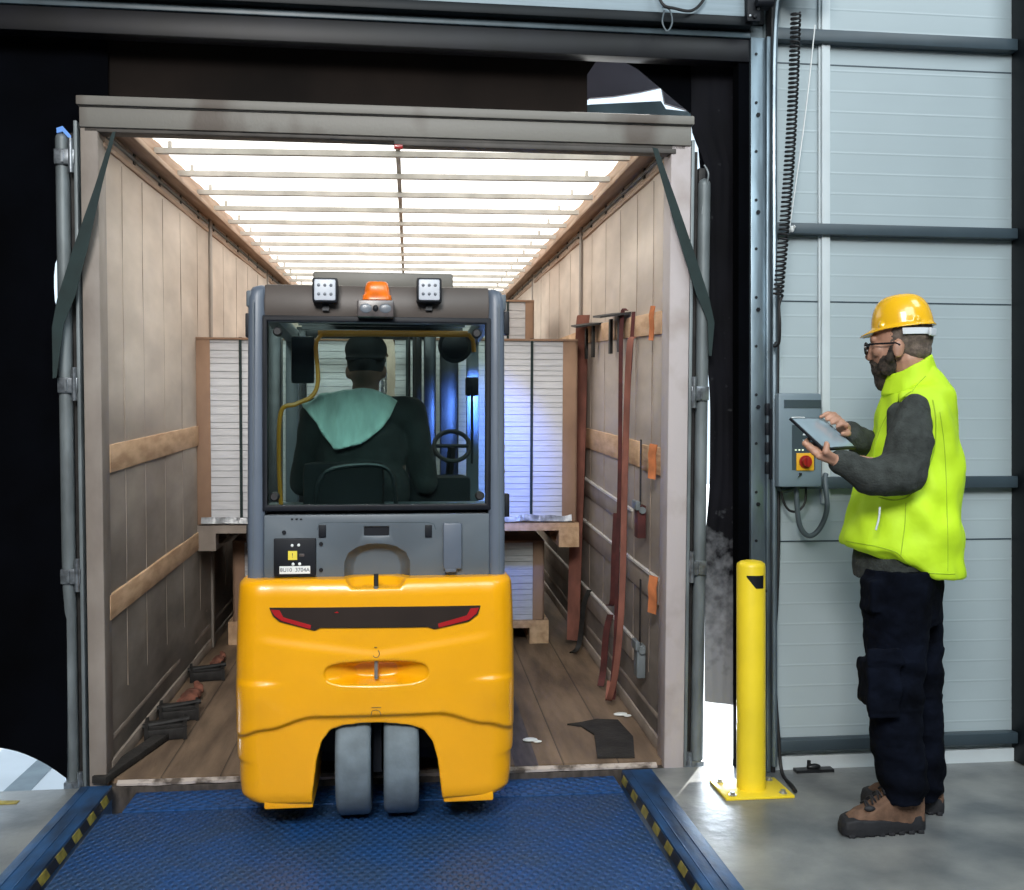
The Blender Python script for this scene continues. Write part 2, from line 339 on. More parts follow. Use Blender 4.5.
def text(body, size, m, parent, loc, name='lettering', depth=.0006):
    cu = bpy.data.curves.new(name, 'FONT'); cu.body = body; cu.size = size; cu.extrude = depth; cu.align_x = 'CENTER'; cu.align_y = 'CENTER'
    tmp = bpy.data.objects.new('tmp_text', cu); C.objects.link(tmp); dg = bpy.context.evaluated_depsgraph_get(); dg.update()
    me = bpy.data.meshes.new_from_object(tmp.evaluated_get(dg)); bpy.data.objects.remove(tmp); me.materials.clear(); me.materials.append(M[m])
    o = bpy.data.objects.new(name, me); C.objects.link(o); o.parent = parent
    o.rotation_euler = (PI/2, 0, 0); o.location = loc; return o
def cat_rom(pts, n=8):
    pts = [Vector(p) for p in pts]; out = []
    for i in range(len(pts)-1):
        p0 = pts[max(i-1, 0)]; p1 = pts[i]; p2 = pts[i+1]; p3 = pts[min(i+2, len(pts)-1)]
        for k in range(n):
            t = k/n; out.append(.5*((2*p1)+(-p0+p2)*t+(2*p0-5*p1+4*p2-p3)*t*t+(-p0+3*p1-3*p2+p3)*t**3))
    return out+[pts[-1]]

# ================================================================== THE BUILDING
WY = 4.0
def floor():
    b = MB()
    b.box((-7,-7,-.25), (-1.235,4.08,0)); b.box((1.035,-7,-.25), (7,4.06,0)); b.box((-1.235,-7,-.25), (1.035,1.7,0)); b.box((-1.235,1.7,-.6), (1.035,4.0,-.45))
    struct(b.build('floor', 'concrete', smooth=False))
floor()
struct(MB().box((1.52,WY,0), (7,WY+.12,6)).box((1.42,WY+.04,-1.3), (7,WY+.14,0)).box((1.44,WY+.05,0), (1.52,WY+.12,3.1)).build('wall_back', 'wall_panel', smooth=False))
struct(MB().box((-7,WY+.03,-1.3), (-1.9,WY+.15,6)).box((-1.9,WY+.03,3.1), (1.52,WY+.15,6)).box((-1.9,WY+.08,-1.3),(1.5,WY+.1,-.35)).build('wall_back', 'beam_black', smooth=False))
struct(MB().box((-7.1,-7,0), (-7,4.1,6)).build('wall_left', 'room', smooth=False))
struct(MB().box((7,-7,0), (7.1,4.1,6)).build('wall_right', 'room', smooth=False))
struct(MB().box((-7,-7.1,0), (7,-7,6)).build('wall_front', 'room', smooth=False))
struct(MB().box((-7.1,-7.1,6), (7.1,4.2,6.1)).build('ceiling', 'room', smooth=False))
# horizontal steel rails on the wall
for i, (z0, z1) in enumerate(((3.008,3.058), (2.213,2.258), (1.163,1.212), (.083,.13))):
    struct(MB().box((1.53,WY-.05,z0), (2.6,WY,z1)).build('trim_%d' % (i+1), 'girt', bevel=.004))
struct(MB().box((2.6,WY-.12,0), (2.72,WY,6)).build('trim_5', 'beam_black', bevel=.005))
for i, z in enumerate((1.941,.943,2.93)):
    struct(MB().box((1.53,WY-.0015,z-.003), (2.6,WY+.001,z+.003)).build('trim_%d' % (i+6), 'girt', smooth=False))
struct(MB().box((1.53,WY-.02,0), (2.6,WY,.055)).build('baseboard_back', 'conduit', smooth=False))
o = MB(); o.box((1.748,WY-.024,1.1), (1.784,WY-.001,6)); o.box((1.738,WY-.012,1.5), (1.748,WY-.001,6)); o = o.build('cable_conduit', 'conduit', bevel=.003)
tag(o, 'white vertical cable trunking running up the ribbed wall above the switch box', 'conduit')
# loading door frame: galvanised guide column, black seal, top beam
g = thing('door_guide_column', 'galvanised steel door guide column at the right edge of the dock opening', 'door guide', (1.44,WY,0))
b = MB(); b.box((0,-.03,0), (.062,.04,3.02)); b.box((.062,-.045,0), (.08,.04,3.02)); b.build('channel', 'silver_frame', g, bevel=.003)
b = MB()
for k in range(15): b.lathe([(.0,-.033),(.006,-.033),(.006,-.029),(0,-.029)], (.022,0,.15+k*.2), 10, 'y')
for k in range(7): b.lathe([(.0,-.036),(.009,-.036),(.009,-.029),(0,-.029)], (.03,0,.3+k*.4), 6, 'y')
b.build('bolt', 'black_plastic', g)
MB().box((.08,-.05,0), (.097,.02,3.3), bev=.003).build('seal', 'black_rubber', g)
MB().box((-.045,-.01,0), (.0,.06,3.02)).build('side_strip', 'curtain_black', g)
t = cat_rom([(1.53,WY-.056,.03),(1.53,WY-.056,2.0),(1.535,WY-.05,3.0),(1.57,WY-.06,3.25),(1.6,WY-.2,3.5)], 8)
b = MB(); b.tube(t, .012, 8); b = b.build('door_track', 'silver_frame'); tag(b, 'curved steel door track rising above the right door column', 'door track')
# open sectional door overhead
g = thing('overhead_door', 'raised light grey sectional overhead door with black bottom seal above the opening', 'door', (0,WY-.04,3.085))
MB().box((-3.2,-.03,0), (1.40,.02,.6)).build('door_section', 'door_panel', g, bevel=.004)
MB().box((-3.2,-.035,-.04), (1.43,.02,0)).build('bottom_seal', 'beam_black', g, bevel=.004)
b = MB(); b.box((1.40,-.06,-.03), (1.455,-.02,.09)); b.box((1.44,-.07,.03), (1.50,-.02,.2)); b.tube([(1.43,-.08,.04),(1.50,-.08,.04)], .02, 12); b.tube([(1.43,-.07,-.012),(1.43,-.055,-.012)], .01, 8)
b.build('roller_bracket', 'black_plastic', g, bevel=.003)
b = MB()
for x, z in ((1.41,.07),(1.445,.02),(1.41,-.01),(1.45,.13)): b.ell((x,-.063,z), (.006,.004,.006), n=10)
b.build('rivet', 'steel', g)
b = MB(); b.tube(cat_rom([(1.02,-.05,.1),(1.05,-.06,.02),(1.1,-.06,.005),(1.17,-.06,.0),(1.22,-.06,.05),(1.23,-.05,.12)]), .006, 8)
b.build('pull_rope', 'black_rubber', g)
b = MB(); b.tube(cat_rom([(1.06,-.05,-.0),(1.05,-.055,-.05),(1.07,-.055,-.085),(1.09,-.055,-.05),(1.08,-.055,0),(1.05,-.055,.01)]), .0035, 6); b.build('wire_loop', 'cable_grey', g)
g = thing('door_lintel', 'dark steel lintel with a pale edge strip across the top of the dock opening', 'lintel', (0,WY,2.92))
MB().box((-3.2,-.03,.095), (1.44,.05,.118)).build('edge_strip', 'beam_edge', g, bevel=.003)
MB().box((-3.2,-.02,.0), (1.44,.05,.095)).build('beam', 'beam_brown', g, bevel=.004)
MB().box((-3.2,-.03,.118), (1.44,.05,.13)).build('upper_flange', 'beam_black', g)
# dock shelter curtains
def sst(a, b_, t): t = max(0, min(1, (t-a)/(b_-a))); return t*t*(3-2*t)
def sheet(name, x0, x1, z0f, z1, Y, m, nx=24, nz=24, amp=.008, th=.006):
    b = MB(); rows = []
    for s_ in (0, 1):
        rows.append([[b.bm.verts.new((x0(z0f(i/nx)+(z1-z0f(i/nx))*j/nz) + (x1(z0f(i/nx)+(z1-z0f(i/nx))*j/nz)-x0(z0f(i/nx)+(z1-z0f(i/nx))*j/nz))*i/nx,
              Y+s_*th+amp*noise.noise((i*.35, j*.12, 3.1)), z0f(i/nx)+(z1-z0f(i/nx))*j/nz)) for j in range(nz+1)] for i in range(nx+1)])
    for s_ in (0, 1):
        for i in range(nx):
            for j in range(nz): b.face((rows[s_][i][j], rows[s_][i+1][j], rows[s_][i+1][j+1], rows[s_][i][j+1]))
    for i in range(nx):
        for j in (0, nz): b.face((rows[0][i][j], rows[0][i+1][j], rows[1][i+1][j], rows[1][i][j]))
    for j in range(nz):
        for i in (0, nx): b.face((rows[0][i][j], rows[0][i][j+1], rows[1][i][j+1], rows[1][i][j]))
    return b.build(name, m, angle=60)
# left: wide black flap, its bottom edge lifts to the left
def lf(z): return -1.335+ .012*math.exp(-((z-1.75)/.18)**2)*(-1)
o = sheet('dock_curtain', lambda z: -2.2, lambda z: -1.296+.155*sst(2.45,2.62,z)-.05*math.exp(-((z-1.98)/.14)**4), lambda t: .165-.135*max(0, (t-.66)/.34)**2.0, 3.0, 4.11, 'curtain_black', nz=60)
tag(o, 'wide black rubber dock shelter curtain filling the left side of the opening', 'curtain')
o = sheet('dock_curtain', lambda z: 1.288+.022*math.exp(-((z-1.36)/.33)**4)-.06*sst(2.5,2.7,z), lambda z: 1.5, lambda t: .26-.03*t, 2.98, 4.10, 'painted_glow_curtain', nz=60)
tag(o, 'narrow black dock curtain with outdoor glow painted pale at its foot, beside the galvanised column', 'curtain')
# top: brown curtain with a cut corner at the right
b = MB(); b.prism([(-1.5,2.65),(.79,2.65),(.79,2.90),(.85,2.99),(-1.5,2.99)], .006, 'y', 4.14); o = b.build('head_curtain', 'curtain_brown')
tag(o, 'dark brown curtain hanging above the trailer header with a lifted corner', 'curtain')
b = MB(); b.prism([(.85,2.995),(1.0,2.92),(1.25,2.725),(1.27,2.5),(1.5,2.5),(1.5,2.995)], .006, 'y', 4.107); o = b.build('corner_curtain', 'curtain_black')
tag(o, 'black folded corner curtain at the upper right of the dock opening', 'curtain')
# dock canopy outside, seen through the lifted corner
def cvs(pts, Y): return [(atY(x, y, Y).x, atY(x, y, Y).z) for x, y in pts]
b = MB(); b.prism(cvs([(380,20),(760,20),(760,118),(691,111),(665,103),(662,87),(640,92),(615,96),(590,98),(578,104),(540,106),(380,112)], 4.75), .02, 'y', 4.75); o = b.build('canopy_flap', mat('canopy_purple', (.035,.03,.042), .6, emit=.015, ecol=(.4,.4,.6))); tag(o, 'dark purple canopy sheet glimpsed above the bright slot at the top right corner', 'canopy')
b = MB(); b.prism(cvs([(590,104.5),(661,101),(666,109),(693,112),(700,125),(560,125),(562,110)], 4.7), .02, 'y', 4.7); o = b.build('canopy_board', 'beam_edge'); tag(o, 'grey outdoor canopy board edge glimpsed just above the trailer header at right', 'canopy')
# outdoors
struct(MB().box((-30,4.4,-1.4), (30,60,-1.3)).build('ground', 'outdoor', smooth=False))
def atZ(px, py, z): q = ray(px, py); t = (z-EYE)/q.z; return (q.x*t, q.y*t)
o = MB().prism([atZ(-8,802,-1.3), atZ(20,802,-1.3), atZ(56,764,-1.3), atZ(40,758,-1.3)], .006, 'z', -1.301); o = o.build('yard_marking', 'outdoor_line', smooth=False); tag(o, 'grey stripe painted on the sunlit yard under the left dock curtain', 'marking')

# ------------------------------------------------------------------ dock leveller
g = thing('dock_leveller', 'blue steel tread plate dock leveller ramp in front of the trailer', 'dock leveller', (-.1,0,-.05))
MB().box((-1.005,1.75,-.02), (1.0,3.93,0)).build('deck_plate', 'tread', g, bevel=.002)
b = MB(); b.box((-.94,3.935,-.014), (1.0,4.26,.004)); b.build('lip_plate', 'tread_lip', g, bevel=.003)
b = MB(); b.tube([(-.95,3.93,-.012),(.98,3.93,-.012)], .012, 10); b.build('hinge_tube', 'kerb_blue', g)
for nm, x0, x1, xi, lab in (('left', -1.235, -1.117, 1, 'blue steel kerb edging the left of the leveller pit, hazard striped inside'), ('right', .915, 1.04, -1, 'blue steel kerb edging the leveller pit on the side of the yellow bollard')):
    k = thing('pit_kerb', lab, 'kerb', (0,0,0))
    yf = 4.085 if xi == 1 else 4.04
    b = MB(); b.box((x0,1.7,-.45), (x1,yf,.006)); b.box((x0+.03,1.7,.004),(x0+.036,yf-.02,.008)); b.box((x0+.075,1.9,.004),(x0+.08,yf-.3,.008)); b.build('kerb_rail', 'kerb_blue', k, bevel=.003)
    xs = x1 if xi == 1 else x0
    MB().box((xs-.0015,1.7,-.045), (xs+.0015,yf-.002,-.004)).build('hazard_stripe', 'hazard', k, smooth=False)
o = MB().prism([(-1.65,3.93),(-1.42,3.93),(-1.42,3.965),(-1.65,3.985)], .0015, 'z', .0005).build('floor_marking', 'line_yellow', smooth=False)
tag(o, 'small worn yellow paint patch on the concrete left of the leveller', 'marking')

# ------------------------------------------------------------------ bollard
g = thing('bollard', 'yellow steel safety bollard with black arrow sticker standing before the door column', 'bollard', (1.366,3.765,0))
MB().lathe([(0,.01),(.0555,.01),(.0555,.872),(.053,.884),(.042,.892),(.02,.897),(0,.898)], n=48).build('post', 'bollard_yellow', g, angle=50)
b = MB(); b.box((-.135,-.105,0), (.135,.105,.011)); b.build('base_plate', 'bollard_yellow', g, bevel=.003)
for x in (-.1,.1):
    for y in (-.075,.075):
        MB().lathe([(0,.011),(.016,.011),(.016,.014),(.009,.014),(.009,.024),(0,.024)], (x,y,0), 12).build('anchor_bolt', 'steel', g)
b = MB(); rs = []
for k in range(9):
    a = R(-127+k*9.2); u = k/8
    x, y = .0562*math.cos(a), .0562*math.sin(a); zt = .842; zb = .842-.006-.044*min(1, u*2.0)
    zt2 = zt if u < .8 else zt
    rs.append([(x,y,zb), (x,y,zt2), (x*.99,y*.99,zt2), (x*.99,y*.99,zb)])
b.rings(rs).build('arrow_sticker', 'black_plastic', g, smooth=False)
b = MB(); b.tube([(.05,.03,.77),(.075,.03,.77)], .006, 8); b.build('side_screw', 'dark_steel', g)
# bit of anchor iron on the floor by the wall
b = MB(); b.box((1.62,3.93,0), (1.78,3.97,.012)); b.tube([(1.68,3.95,.01),(1.68,3.95,.045)], .008, 8); b.ell((1.70,3.95,.02), (.03,.015,.012)); o = b.build('door_bolt', 'dark_steel'); tag(o, 'small dark floor bolt lying against the wall behind the bollard', 'bolt')
# black cable running down the column
pts = cat_rom([(1.557,WY-.03,2.0),(1.553,WY-.03,1.5),(1.556,WY-.035,1.0),(1.55,WY-.03,.7),(1.535,WY-.04,.45),(1.55,WY-.05,.15),(1.553,WY-.08,.012),(1.53,3.76,.012),(1.52,3.70,.012)], 8)
o = MB().tube(pts, .0075, 8).build('power_cable', 'black_rubber'); tag(o, 'black cable running down beside the galvanised column to the bollard foot', 'cable')
# spiral cord and its motor box
c0 = atY(796, 12, 3.84); c1 = atY(778, 296, 3.84); pts = []
N = 62
for i in range(N*10+1):
    t = i/(N*10); a = 2*PI*N*t; bow = .012*math.sin(PI*t)
    pts.append(c0.lerp(c1, t)+Vector((bow+.018*math.cos(a), .018*math.sin(a), 0)))
b = MB(); b.tube(pts, .0046, 6)
e = atY(778, 298, 3.84)
b.tube(cat_rom([pts[-1], e+Vector((.005,0,-.03)), atY(780,325,3.84), atY(779,343,3.86), atY(774,346,3.9), (1.555,3.965,1.78)], 8), .0055, 8)
o = b.build('spiral_cord', 'black_rubber'); tag(o, 'black coiled spiral cord hanging from the door motor beside the column', 'cord')
g = thing('door_motor_box', 'dark grey junction box at the top of the spiral cord', 'junction box', (1.64,3.84,3.17))
b = MB(); b.box((-.1,-.05,0), (.07,.06,.2), bev=.008); b.box((-.03,-.055,-.012), (.03,.04,.0)); b.build('housing', 'ctrl_dark', g)
b = MB(); b.tube([(-.09,-.055,.03),(.06,-.055,.03)], .004, 6); b.tube([(-.02,-.055,-.0),(-.02,-.055,.19)], .004, 6); b.build('cage_bar', 'cable_grey', g)
o = MB().tube(cat_rom([atY(815,25,3.95), atY(806,110,3.95), atY(795,190,3.95), atY(789,232,3.95)]), .0028, 6).build('pull_cord', 'white_paint'); tag(o, 'thin white pull cord slanting down beside the spiral cord', 'cord')
b = MB(); b.ell(atY(792,229,3.94), (.01,.008,.014)); b.tube([atY(789,232,3.95), atY(795,226,3.93)], .006, 8); tag(b.build('cord_cleat', 'white_paint'), 'small white cleat on the second rail holding the pull cord', 'cleat')

# ------------------------------------------------------------------ control box
fz = 3.86
A = atY(778.5, 393, fz); B2 = atY(822, 487, fz); W_ = B2.x-A.x; H_ = A.z-B2.z
g = thing('control_box', 'grey dock control box with red rotary switch on the ribbed wall', 'control box', ((A.x+B2.x)/2, WY, B2.z))
hw = W_/2; dpt = fz-WY
b = MB(); b.box((-hw,dpt,0), (hw,dpt+.05,H_), bev=.012); b.build('housing', 'ctrl_grey', g, angle=50)
b = MB(); b.box((-hw+.015,-.10,.03), (hw-.015,0,H_-.06)); b.box((-hw-.004,-.06,.03), (hw-.02,0,H_-.06)); 
for k in range(4): b.box((-hw-.016,-.05,.05+k*.08), (-hw,-.01,.10+k*.08), bev=.004)
b.build('mounting_bracket', 'black_plastic', g)
def cb(px, py): v = atY(px, py, fz); return v.x-g.location.x, v.z-g.location.z
x0, z0 = cb(784,408); x1, z1 = cb(821,400); MB().box((x0,dpt-.002,z0), (x1,dpt+.004,z1)).build('display_strip', 'ctrl_dark', g)
x0, z0 = cb(792,470); x1, z1 = cb(815,425); MB().box((x0,dpt-.002,z0), (x1,dpt+.004,z1)).build('button_panel', 'ctrl_dark', g)
x0, z0 = cb(796,470.5); x1, z1 = cb(813.5,453); MB().box((x0,dpt-.006,z0), (x1,dpt+.002,z1), bev=.002).build('switch_plate', 'switch_yellow', g)
xc, zc = (x0+x1)/2, (z0+z1)/2
kb = MB(); kb.lathe([(0,dpt-.012),(.026,dpt-.012),(.026,dpt-.006),(0,dpt-.006)], (xc,0,zc), 24, 'y'); kb.lathe([(0,dpt-.032),(.018,dpt-.032),(.02,dpt-.012),(0,dpt-.012)], (xc,0,zc), 20, 'y'); kb = kb.build('rotary_switch', 'knob_red', g)
MB().box((xc-.006,dpt-.04,zc-.02), (xc+.006,dpt-.03,zc+.02), bev=.002).build('switch_handle', 'knob_red', kb)
for px in (795.5, 799, 802.5):
    x, z = cb(px, 450); MB().ell((x,dpt-.003,z), (.0042,.003,.0035), n=10).build('indicator_lamp', 'lamp_green', g)
x, z = cb(811, 450); MB().ell((x,dpt-.004,z), (.006,.004,.005), n=10).build('amber_lamp', 'lamp_amber', g)
for py, s_ in ((434, 1), (441, -1)):
    x, z = cb(804, py); b = MB(); b.prism([(x-.007,z-.005*s_),(x+.007,z-.005*s_),(x,z+.007*s_)], .003, 'y', dpt-.004); b.build('arrow_button', 'conduit', g)
x, z = cb(800, 474); b = MB(); b.lathe([(0,dpt-.01),(.005,dpt-.01),(.005,dpt),(0,dpt)], (x,0,z), 10, 'y'); b.tube([(x,dpt-.008,z),(x-.012,dpt-.012,z-.012)], .0018, 6); b.build('key', 'dark_steel', g)
def cbp(px, py, Y): v = atY(px, py, Y); return v
o = MB().tube(cat_rom([cbp(797,486,3.92), cbp(797,505,3.92), cbp(800,526,3.92), cbp(809,536,3.92), cbp(820,528,3.92), cbp(827,508,3.92), cbp(825,480,3.95), cbp(826,474,3.96)], 10), .0105, 12).build('supply_cable', 'cable_grey'); tag(o, 'thick grey cable looping under the control box', 'cable')
o = MB().tube(cat_rom([cbp(781,486,3.93), cbp(783,500,3.93), cbp(789,510,3.93), cbp(798,511,3.93), cbp(805,502,3.93), cbp(806,486,3.93)], 10), .005, 8).build('signal_cable', 'black_rubber'); tag(o, 'thin black cable looping under the left of the control box', 'cable')
o = MB().tube(cat_rom([cbp(772,478,3.96), cbp(776,487,3.94), cbp(784,491,3.93), cbp(793,489,3.93), cbp(797,486,3.92)], 10), .008, 10).build('feed_cable', 'cable_grey'); tag(o, 'short grey cable from the column seal into the underside of the control box', 'cable')

# ================================================================== TRAILER
T = Matrix.Translation((-.015,4.15,0)) @ Matrix.Rotation(R(-.6), 4, 'Z') @ Matrix.Rotation(R(2.6), 4, 'X')
def TT(x, y, z): return T @ Matrix.Translation((x, y, z))
tr = thing('box_trailer', 'open rear of a curtain sided lorry trailer backed up to the dock', 'trailer', T)
LEN = 13.4; HW = 1.165
def canvas_wall(sgn, name):
    b = MB(); ny = 200; nz = 12
    def off(y, z):
        f = 0
        for c, w, a in ((2.15,.035,.022),(4.6,.035,.022),(7.1,.035,.022),(9.6,.035,.02)): f += a*math.exp(-((y-c)/w)**2)
        f += .006*noise.noise((y*1.7, z*.6, sgn*2.)) + .0035*math.exp(-(((y % .62)-.31)/.018)**2)
        return f
    gsz = [[b.bm.verts.new((sgn*(HW-off(.03+(LEN-.03)*i/ny, 2.63*j/nz)), .03+(LEN-.03)*i/ny, 2.63*j/nz)) for j in range(nz+1)] for i in range(ny+1)]
    for i in range(ny):
        for j in range(nz): b.face((gsz[i][j], gsz[i+1][j], gsz[i+1][j+1], gsz[i][j+1]))
    def mods(o): s = o.modifiers.new('s','SOLIDIFY'); s.thickness = .02; s.offset = -1 if sgn < 0 else -1
    o = b.build(name, 'canvas', tr, mods=mods, angle=60); return o
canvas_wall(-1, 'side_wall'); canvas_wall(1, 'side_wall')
for s in (-1, 1):
    for k, y in enumerate((.30,.62,1.0,1.38,1.8,2.6,3.1,3.6,4.1)):
        b = MB(); xx = s*(HW-.028)
        b.tube([(s*(HW-.026-.004*abs(noise.noise((y,z*.9,s)))), y+.006*noise.noise((z*2,y,0)), z) for z in [.3+.1*j for j in range(23)]], [.0008+.0014*abs(noise.noise((y*5,j*.31,s)))*2 for j in range(23)], 6); b.build('canvas_seam', 'canvas_seam', tr)
MB().box((-HW-.03,0.02,-.14), (HW+.03,LEN,0)).build('load_floor', 'planks', tr, smooth=False)
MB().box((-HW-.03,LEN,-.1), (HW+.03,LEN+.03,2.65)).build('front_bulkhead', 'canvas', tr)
b = MB(); b.box((-HW,-.02,-.16), (HW,.025,-.02)); b.build('rear_sill', 'sheet_floor_steel', tr, bevel=.004)
b = MB()
rs = []
for i in range(60):
    x = -1.10+2.2*i/59; w = .0015+.006*abs(noise.noise((x*9, 0, 0)))
    rs.append([(x,-.024,-.006),(x,-.024,-.012-w*1.5),(x,-.004,-.02),(x,-.004,.0025)])
b.rings(rs).build('sill_edge', 'sill_paint', tr)
# steel wear strip in the floor
MB().box((.50,.0,-.0), (.60,6,.002)).build('wear_strip', 'sheet_floor_steel', tr, smooth=False)
# roof
b = MB(); nx = 8; ny = 120
def rz(y): return 2.665+.012*math.sin((y-.41)/.455*PI)**2
gr = [[b.bm.verts.new((-1.13+2.26*i/nx, .06+(LEN-.06)*j/ny, rz(.06+(LEN-.06)*j/ny))) for j in range(ny+1)] for i in range(nx+1)]
for i in range(nx):
    for j in range(ny): b.face((gr[i][j], gr[i+1][j], gr[i+1][j+1], gr[i][j+1]))
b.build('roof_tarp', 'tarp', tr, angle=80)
k = 0
while .41+.455*k < LEN-.2:
    y = .47+.455*k
    b = MB(); b.box((-1.07,y-.014,2.61), (1.05,y+.014,2.635)); b.box((-1.0+.0,y-.008,2.635),(-.985,y+.008,2.665)); b.box((.93,y-.008,2.635),(.945,y+.008,2.665))
    for v in b.bm.verts: v.co.y -= v.co.x*.06
    b.build('roof_bow', 'bow', tr, smooth=False); k += 1
b = MB(); b.box((.0,.4,2.638), (.022,6,2.655)); b.build('roof_seam', 'bow', tr)
for s in (-1, 1):
    b = MB(); b.box((s*1.165,.05,2.60), (s*1.06,LEN,2.70)); b.box((s*1.165,.05,2.52), (s*1.135,LEN,2.545)); b.box((s*1.06,.05,2.58), (s*1.045,LEN,2.605)); b.build('cant_rail', 'rail_wood', tr, bevel=.004)
    for q in range(24): MB().box((s*1.165,.5+q*.45,2.555), (s*1.14,.53+q*.45,2.60)).build('roller', 'iron', tr, smooth=False)
    b = MB(); b.tube([(s*1.14,.1,2.575),(s*1.14,LEN,2.575)], .009, 8); b.build('curtain_rail', 'galv', tr)
# rear portal
b = MB(); b.box((-1.205,-.03,2.575), (1.212,.06,2.662)); b.box((-1.212,-.045,2.656), (1.22,.05,2.692)); b.build('header_beam', 'header_grey', tr, bevel=.005)
b = MB(); b.box((-1.19,-.02,2.560), (1.19,.055,2.578)); b.box((.0,-.025,2.542),(1.15,.04,2.562)); b.build('header_lip', 'header_lip', tr, bevel=.003)
b = MB(); b.box((-1.205,-.035,2.652), (1.212,-.028,2.658)); b.build('header_seam', 'iron', tr)
b = MB(); b.box((.0,-.035,2.528), (.035,-.01,2.543), bev=.003); b.build('marker_lamp', 'tail_red', tr); b = MB(); b.tube(cat_rom([(-.25,-.02,2.56),(-.12,-.03,2.548),(-.02,-.03,2.545),(.02,-.03,2.54)]), .003, 6); b.build('lamp_cable', 'dark_steel', tr)
MB().box((1.13,-.02,-.1), (1.215,.10,2.60)).build('rear_post', 'post_white', tr, bevel=.005)
MB().box((-1.205,-.02,-.1), (-1.138,.08,2.60)).build('rear_post', 'post_left', tr, bevel=.005)
for s in (-1, 1):
    MB().box((s*1.215,-.025,-.1), (s*1.228,.06,2.60)).build('post_edge', 'galv', tr, bevel=.002)
    dl = MB(); dl.box((s*1.292,.03,-.05), (s*1.262,1.22,2.5)); dl = dl.build('door_leaf', 'iron', tr, bevel=.004)
    b = MB(); xr = s*1.277; b.tube([(xr,-.0,-.06),(xr,-.0,2.42 if s > 0 else 2.53)], .026, 16); b.ell((xr,0,2.42 if s > 0 else 2.53), (.026,.026,.03)); b.build('lock_rod', 'galv', dl)
    MB().box((s*1.228,.01,-.08), (s*1.25,.06,2.56)).build('hinge_gap', 'iron', dl)
    for z in ((2.46,1.58,.83,-.02) if s < 0 else (1.56,.83,-.02)):
        b = MB(); b.box((s*1.224,-.035,z-.03), (s*1.30,.01,z+.03), bev=.006); b.tube([(s*1.237,-.03,z-.06),(s*1.237,-.03,z+.07)], .01, 10); b.box((s*1.262,-.042,z-.022), (s*1.27,-.03,z+.022)); b.build('hinge_bracket', 'hinge_steel', dl, angle=50)
b = MB(); b.tube(cat_rom([(1.27,-.02,2.50),(1.285,-.03,2.46),(1.275,-.02,2.40),(1.262,-.02,2.30)]), .004, 6); b.build('lock_cable', 'galv', tr)
b = MB(); b.ribbon([(-1.29,-.02,2.56),(-1.265,-.03,2.565),(-1.235,-.03,2.53)], (0,0,1), .02, .004); b.build('blue_tie', mat('blue_tie', (.15,.35,.8), .5, emit=.3, ecol=(.2,.4,1)), tr)
# side battens (slats slotted between the posts)
def batten(sg, y0, y1, z0, z1, m, dz=0., edge=None):
    b = MB(); x = sg*(HW-.002)
    b.rings([[(x,y0,z0),(x-sg*.028,y0,z0),(x-sg*.028,y0,z1),(x,y0,z1)], [(x,y1,z0+dz),(x-sg*.028,y1,z0+dz),(x-sg*.028,y1,z1+dz),(x,y1,z1+dz)]])
    o = b.build('side_batten', m, tr, bevel=.003)
    if edge:
        b = MB(); b.rings([[(x,y0,z1),(x-sg*.034,y0,z1),(x-sg*.034,y0,z1+.012),(x,y0,z1+.012)], [(x,y1,z1+dz),(x-sg*.034,y1,z1+dz),(x-sg*.034,y1,z1+dz+.012),(x,y1,z1+dz+.012)]]); b.build('batten_edge', 'alu_edge', o)
batten(-1,.08,2.1,1.229,1.342,'pale_wood',.03); batten(-1,2.2,4.5,1.26,1.373,'pale_wood')
batten(-1,.055,2.1,.634,.735,'pale_wood',.03); batten(-1,2.2,4.5,.665,.765,'pale_wood')
batten(1,.14,2.1,1.815,1.915,'pale_wood',.06); batten(1,2.2,4.5,1.86,1.96,'pale_wood')
batten(1,.12,.47,1.205,1.325,'wood',.0); batten(1,.53,2.1,1.215,1.335,'pale_wood',.02); batten(1,2.2,4.5,1.23,1.35,'pale_wood')
batten(1,.66,2.1,.90,.99,'alu_batten',.05,1); batten(1,.14,2.1,.64,.745,'alu_batten',.03,1); batten(1,.62,2.1,.27,.375,'alu_batten',.0,1)
batten(1,2.2,4.5,.91,1.02,'alu_batten',0,1); batten(1,2.2,4.5,.66,.77,'alu_batten',0,1); batten(1,2.2,4.5,.27,.375,'alu_batten',0,1)
for s in (-1, 1):
    b = MB(); b.box((s*HW,.05,.0), (s*(HW-.03),LEN,.06)); b.box((s*HW,.05,.13), (s*(HW-.022),LEN,.155)); b.box((s*HW,.05,.24), (s*(HW-.018),LEN,.262)); b.build('kick_rail', 'alu_batten', tr, bevel=.004)
for s in (-1, 1):
    for yc in (2.15, 4.6):
        MB().box((s*HW,yc-.03,0), (s*(HW-.04),yc+.03,2.6)).build('stanchion', 'post_left', tr, bevel=.005)

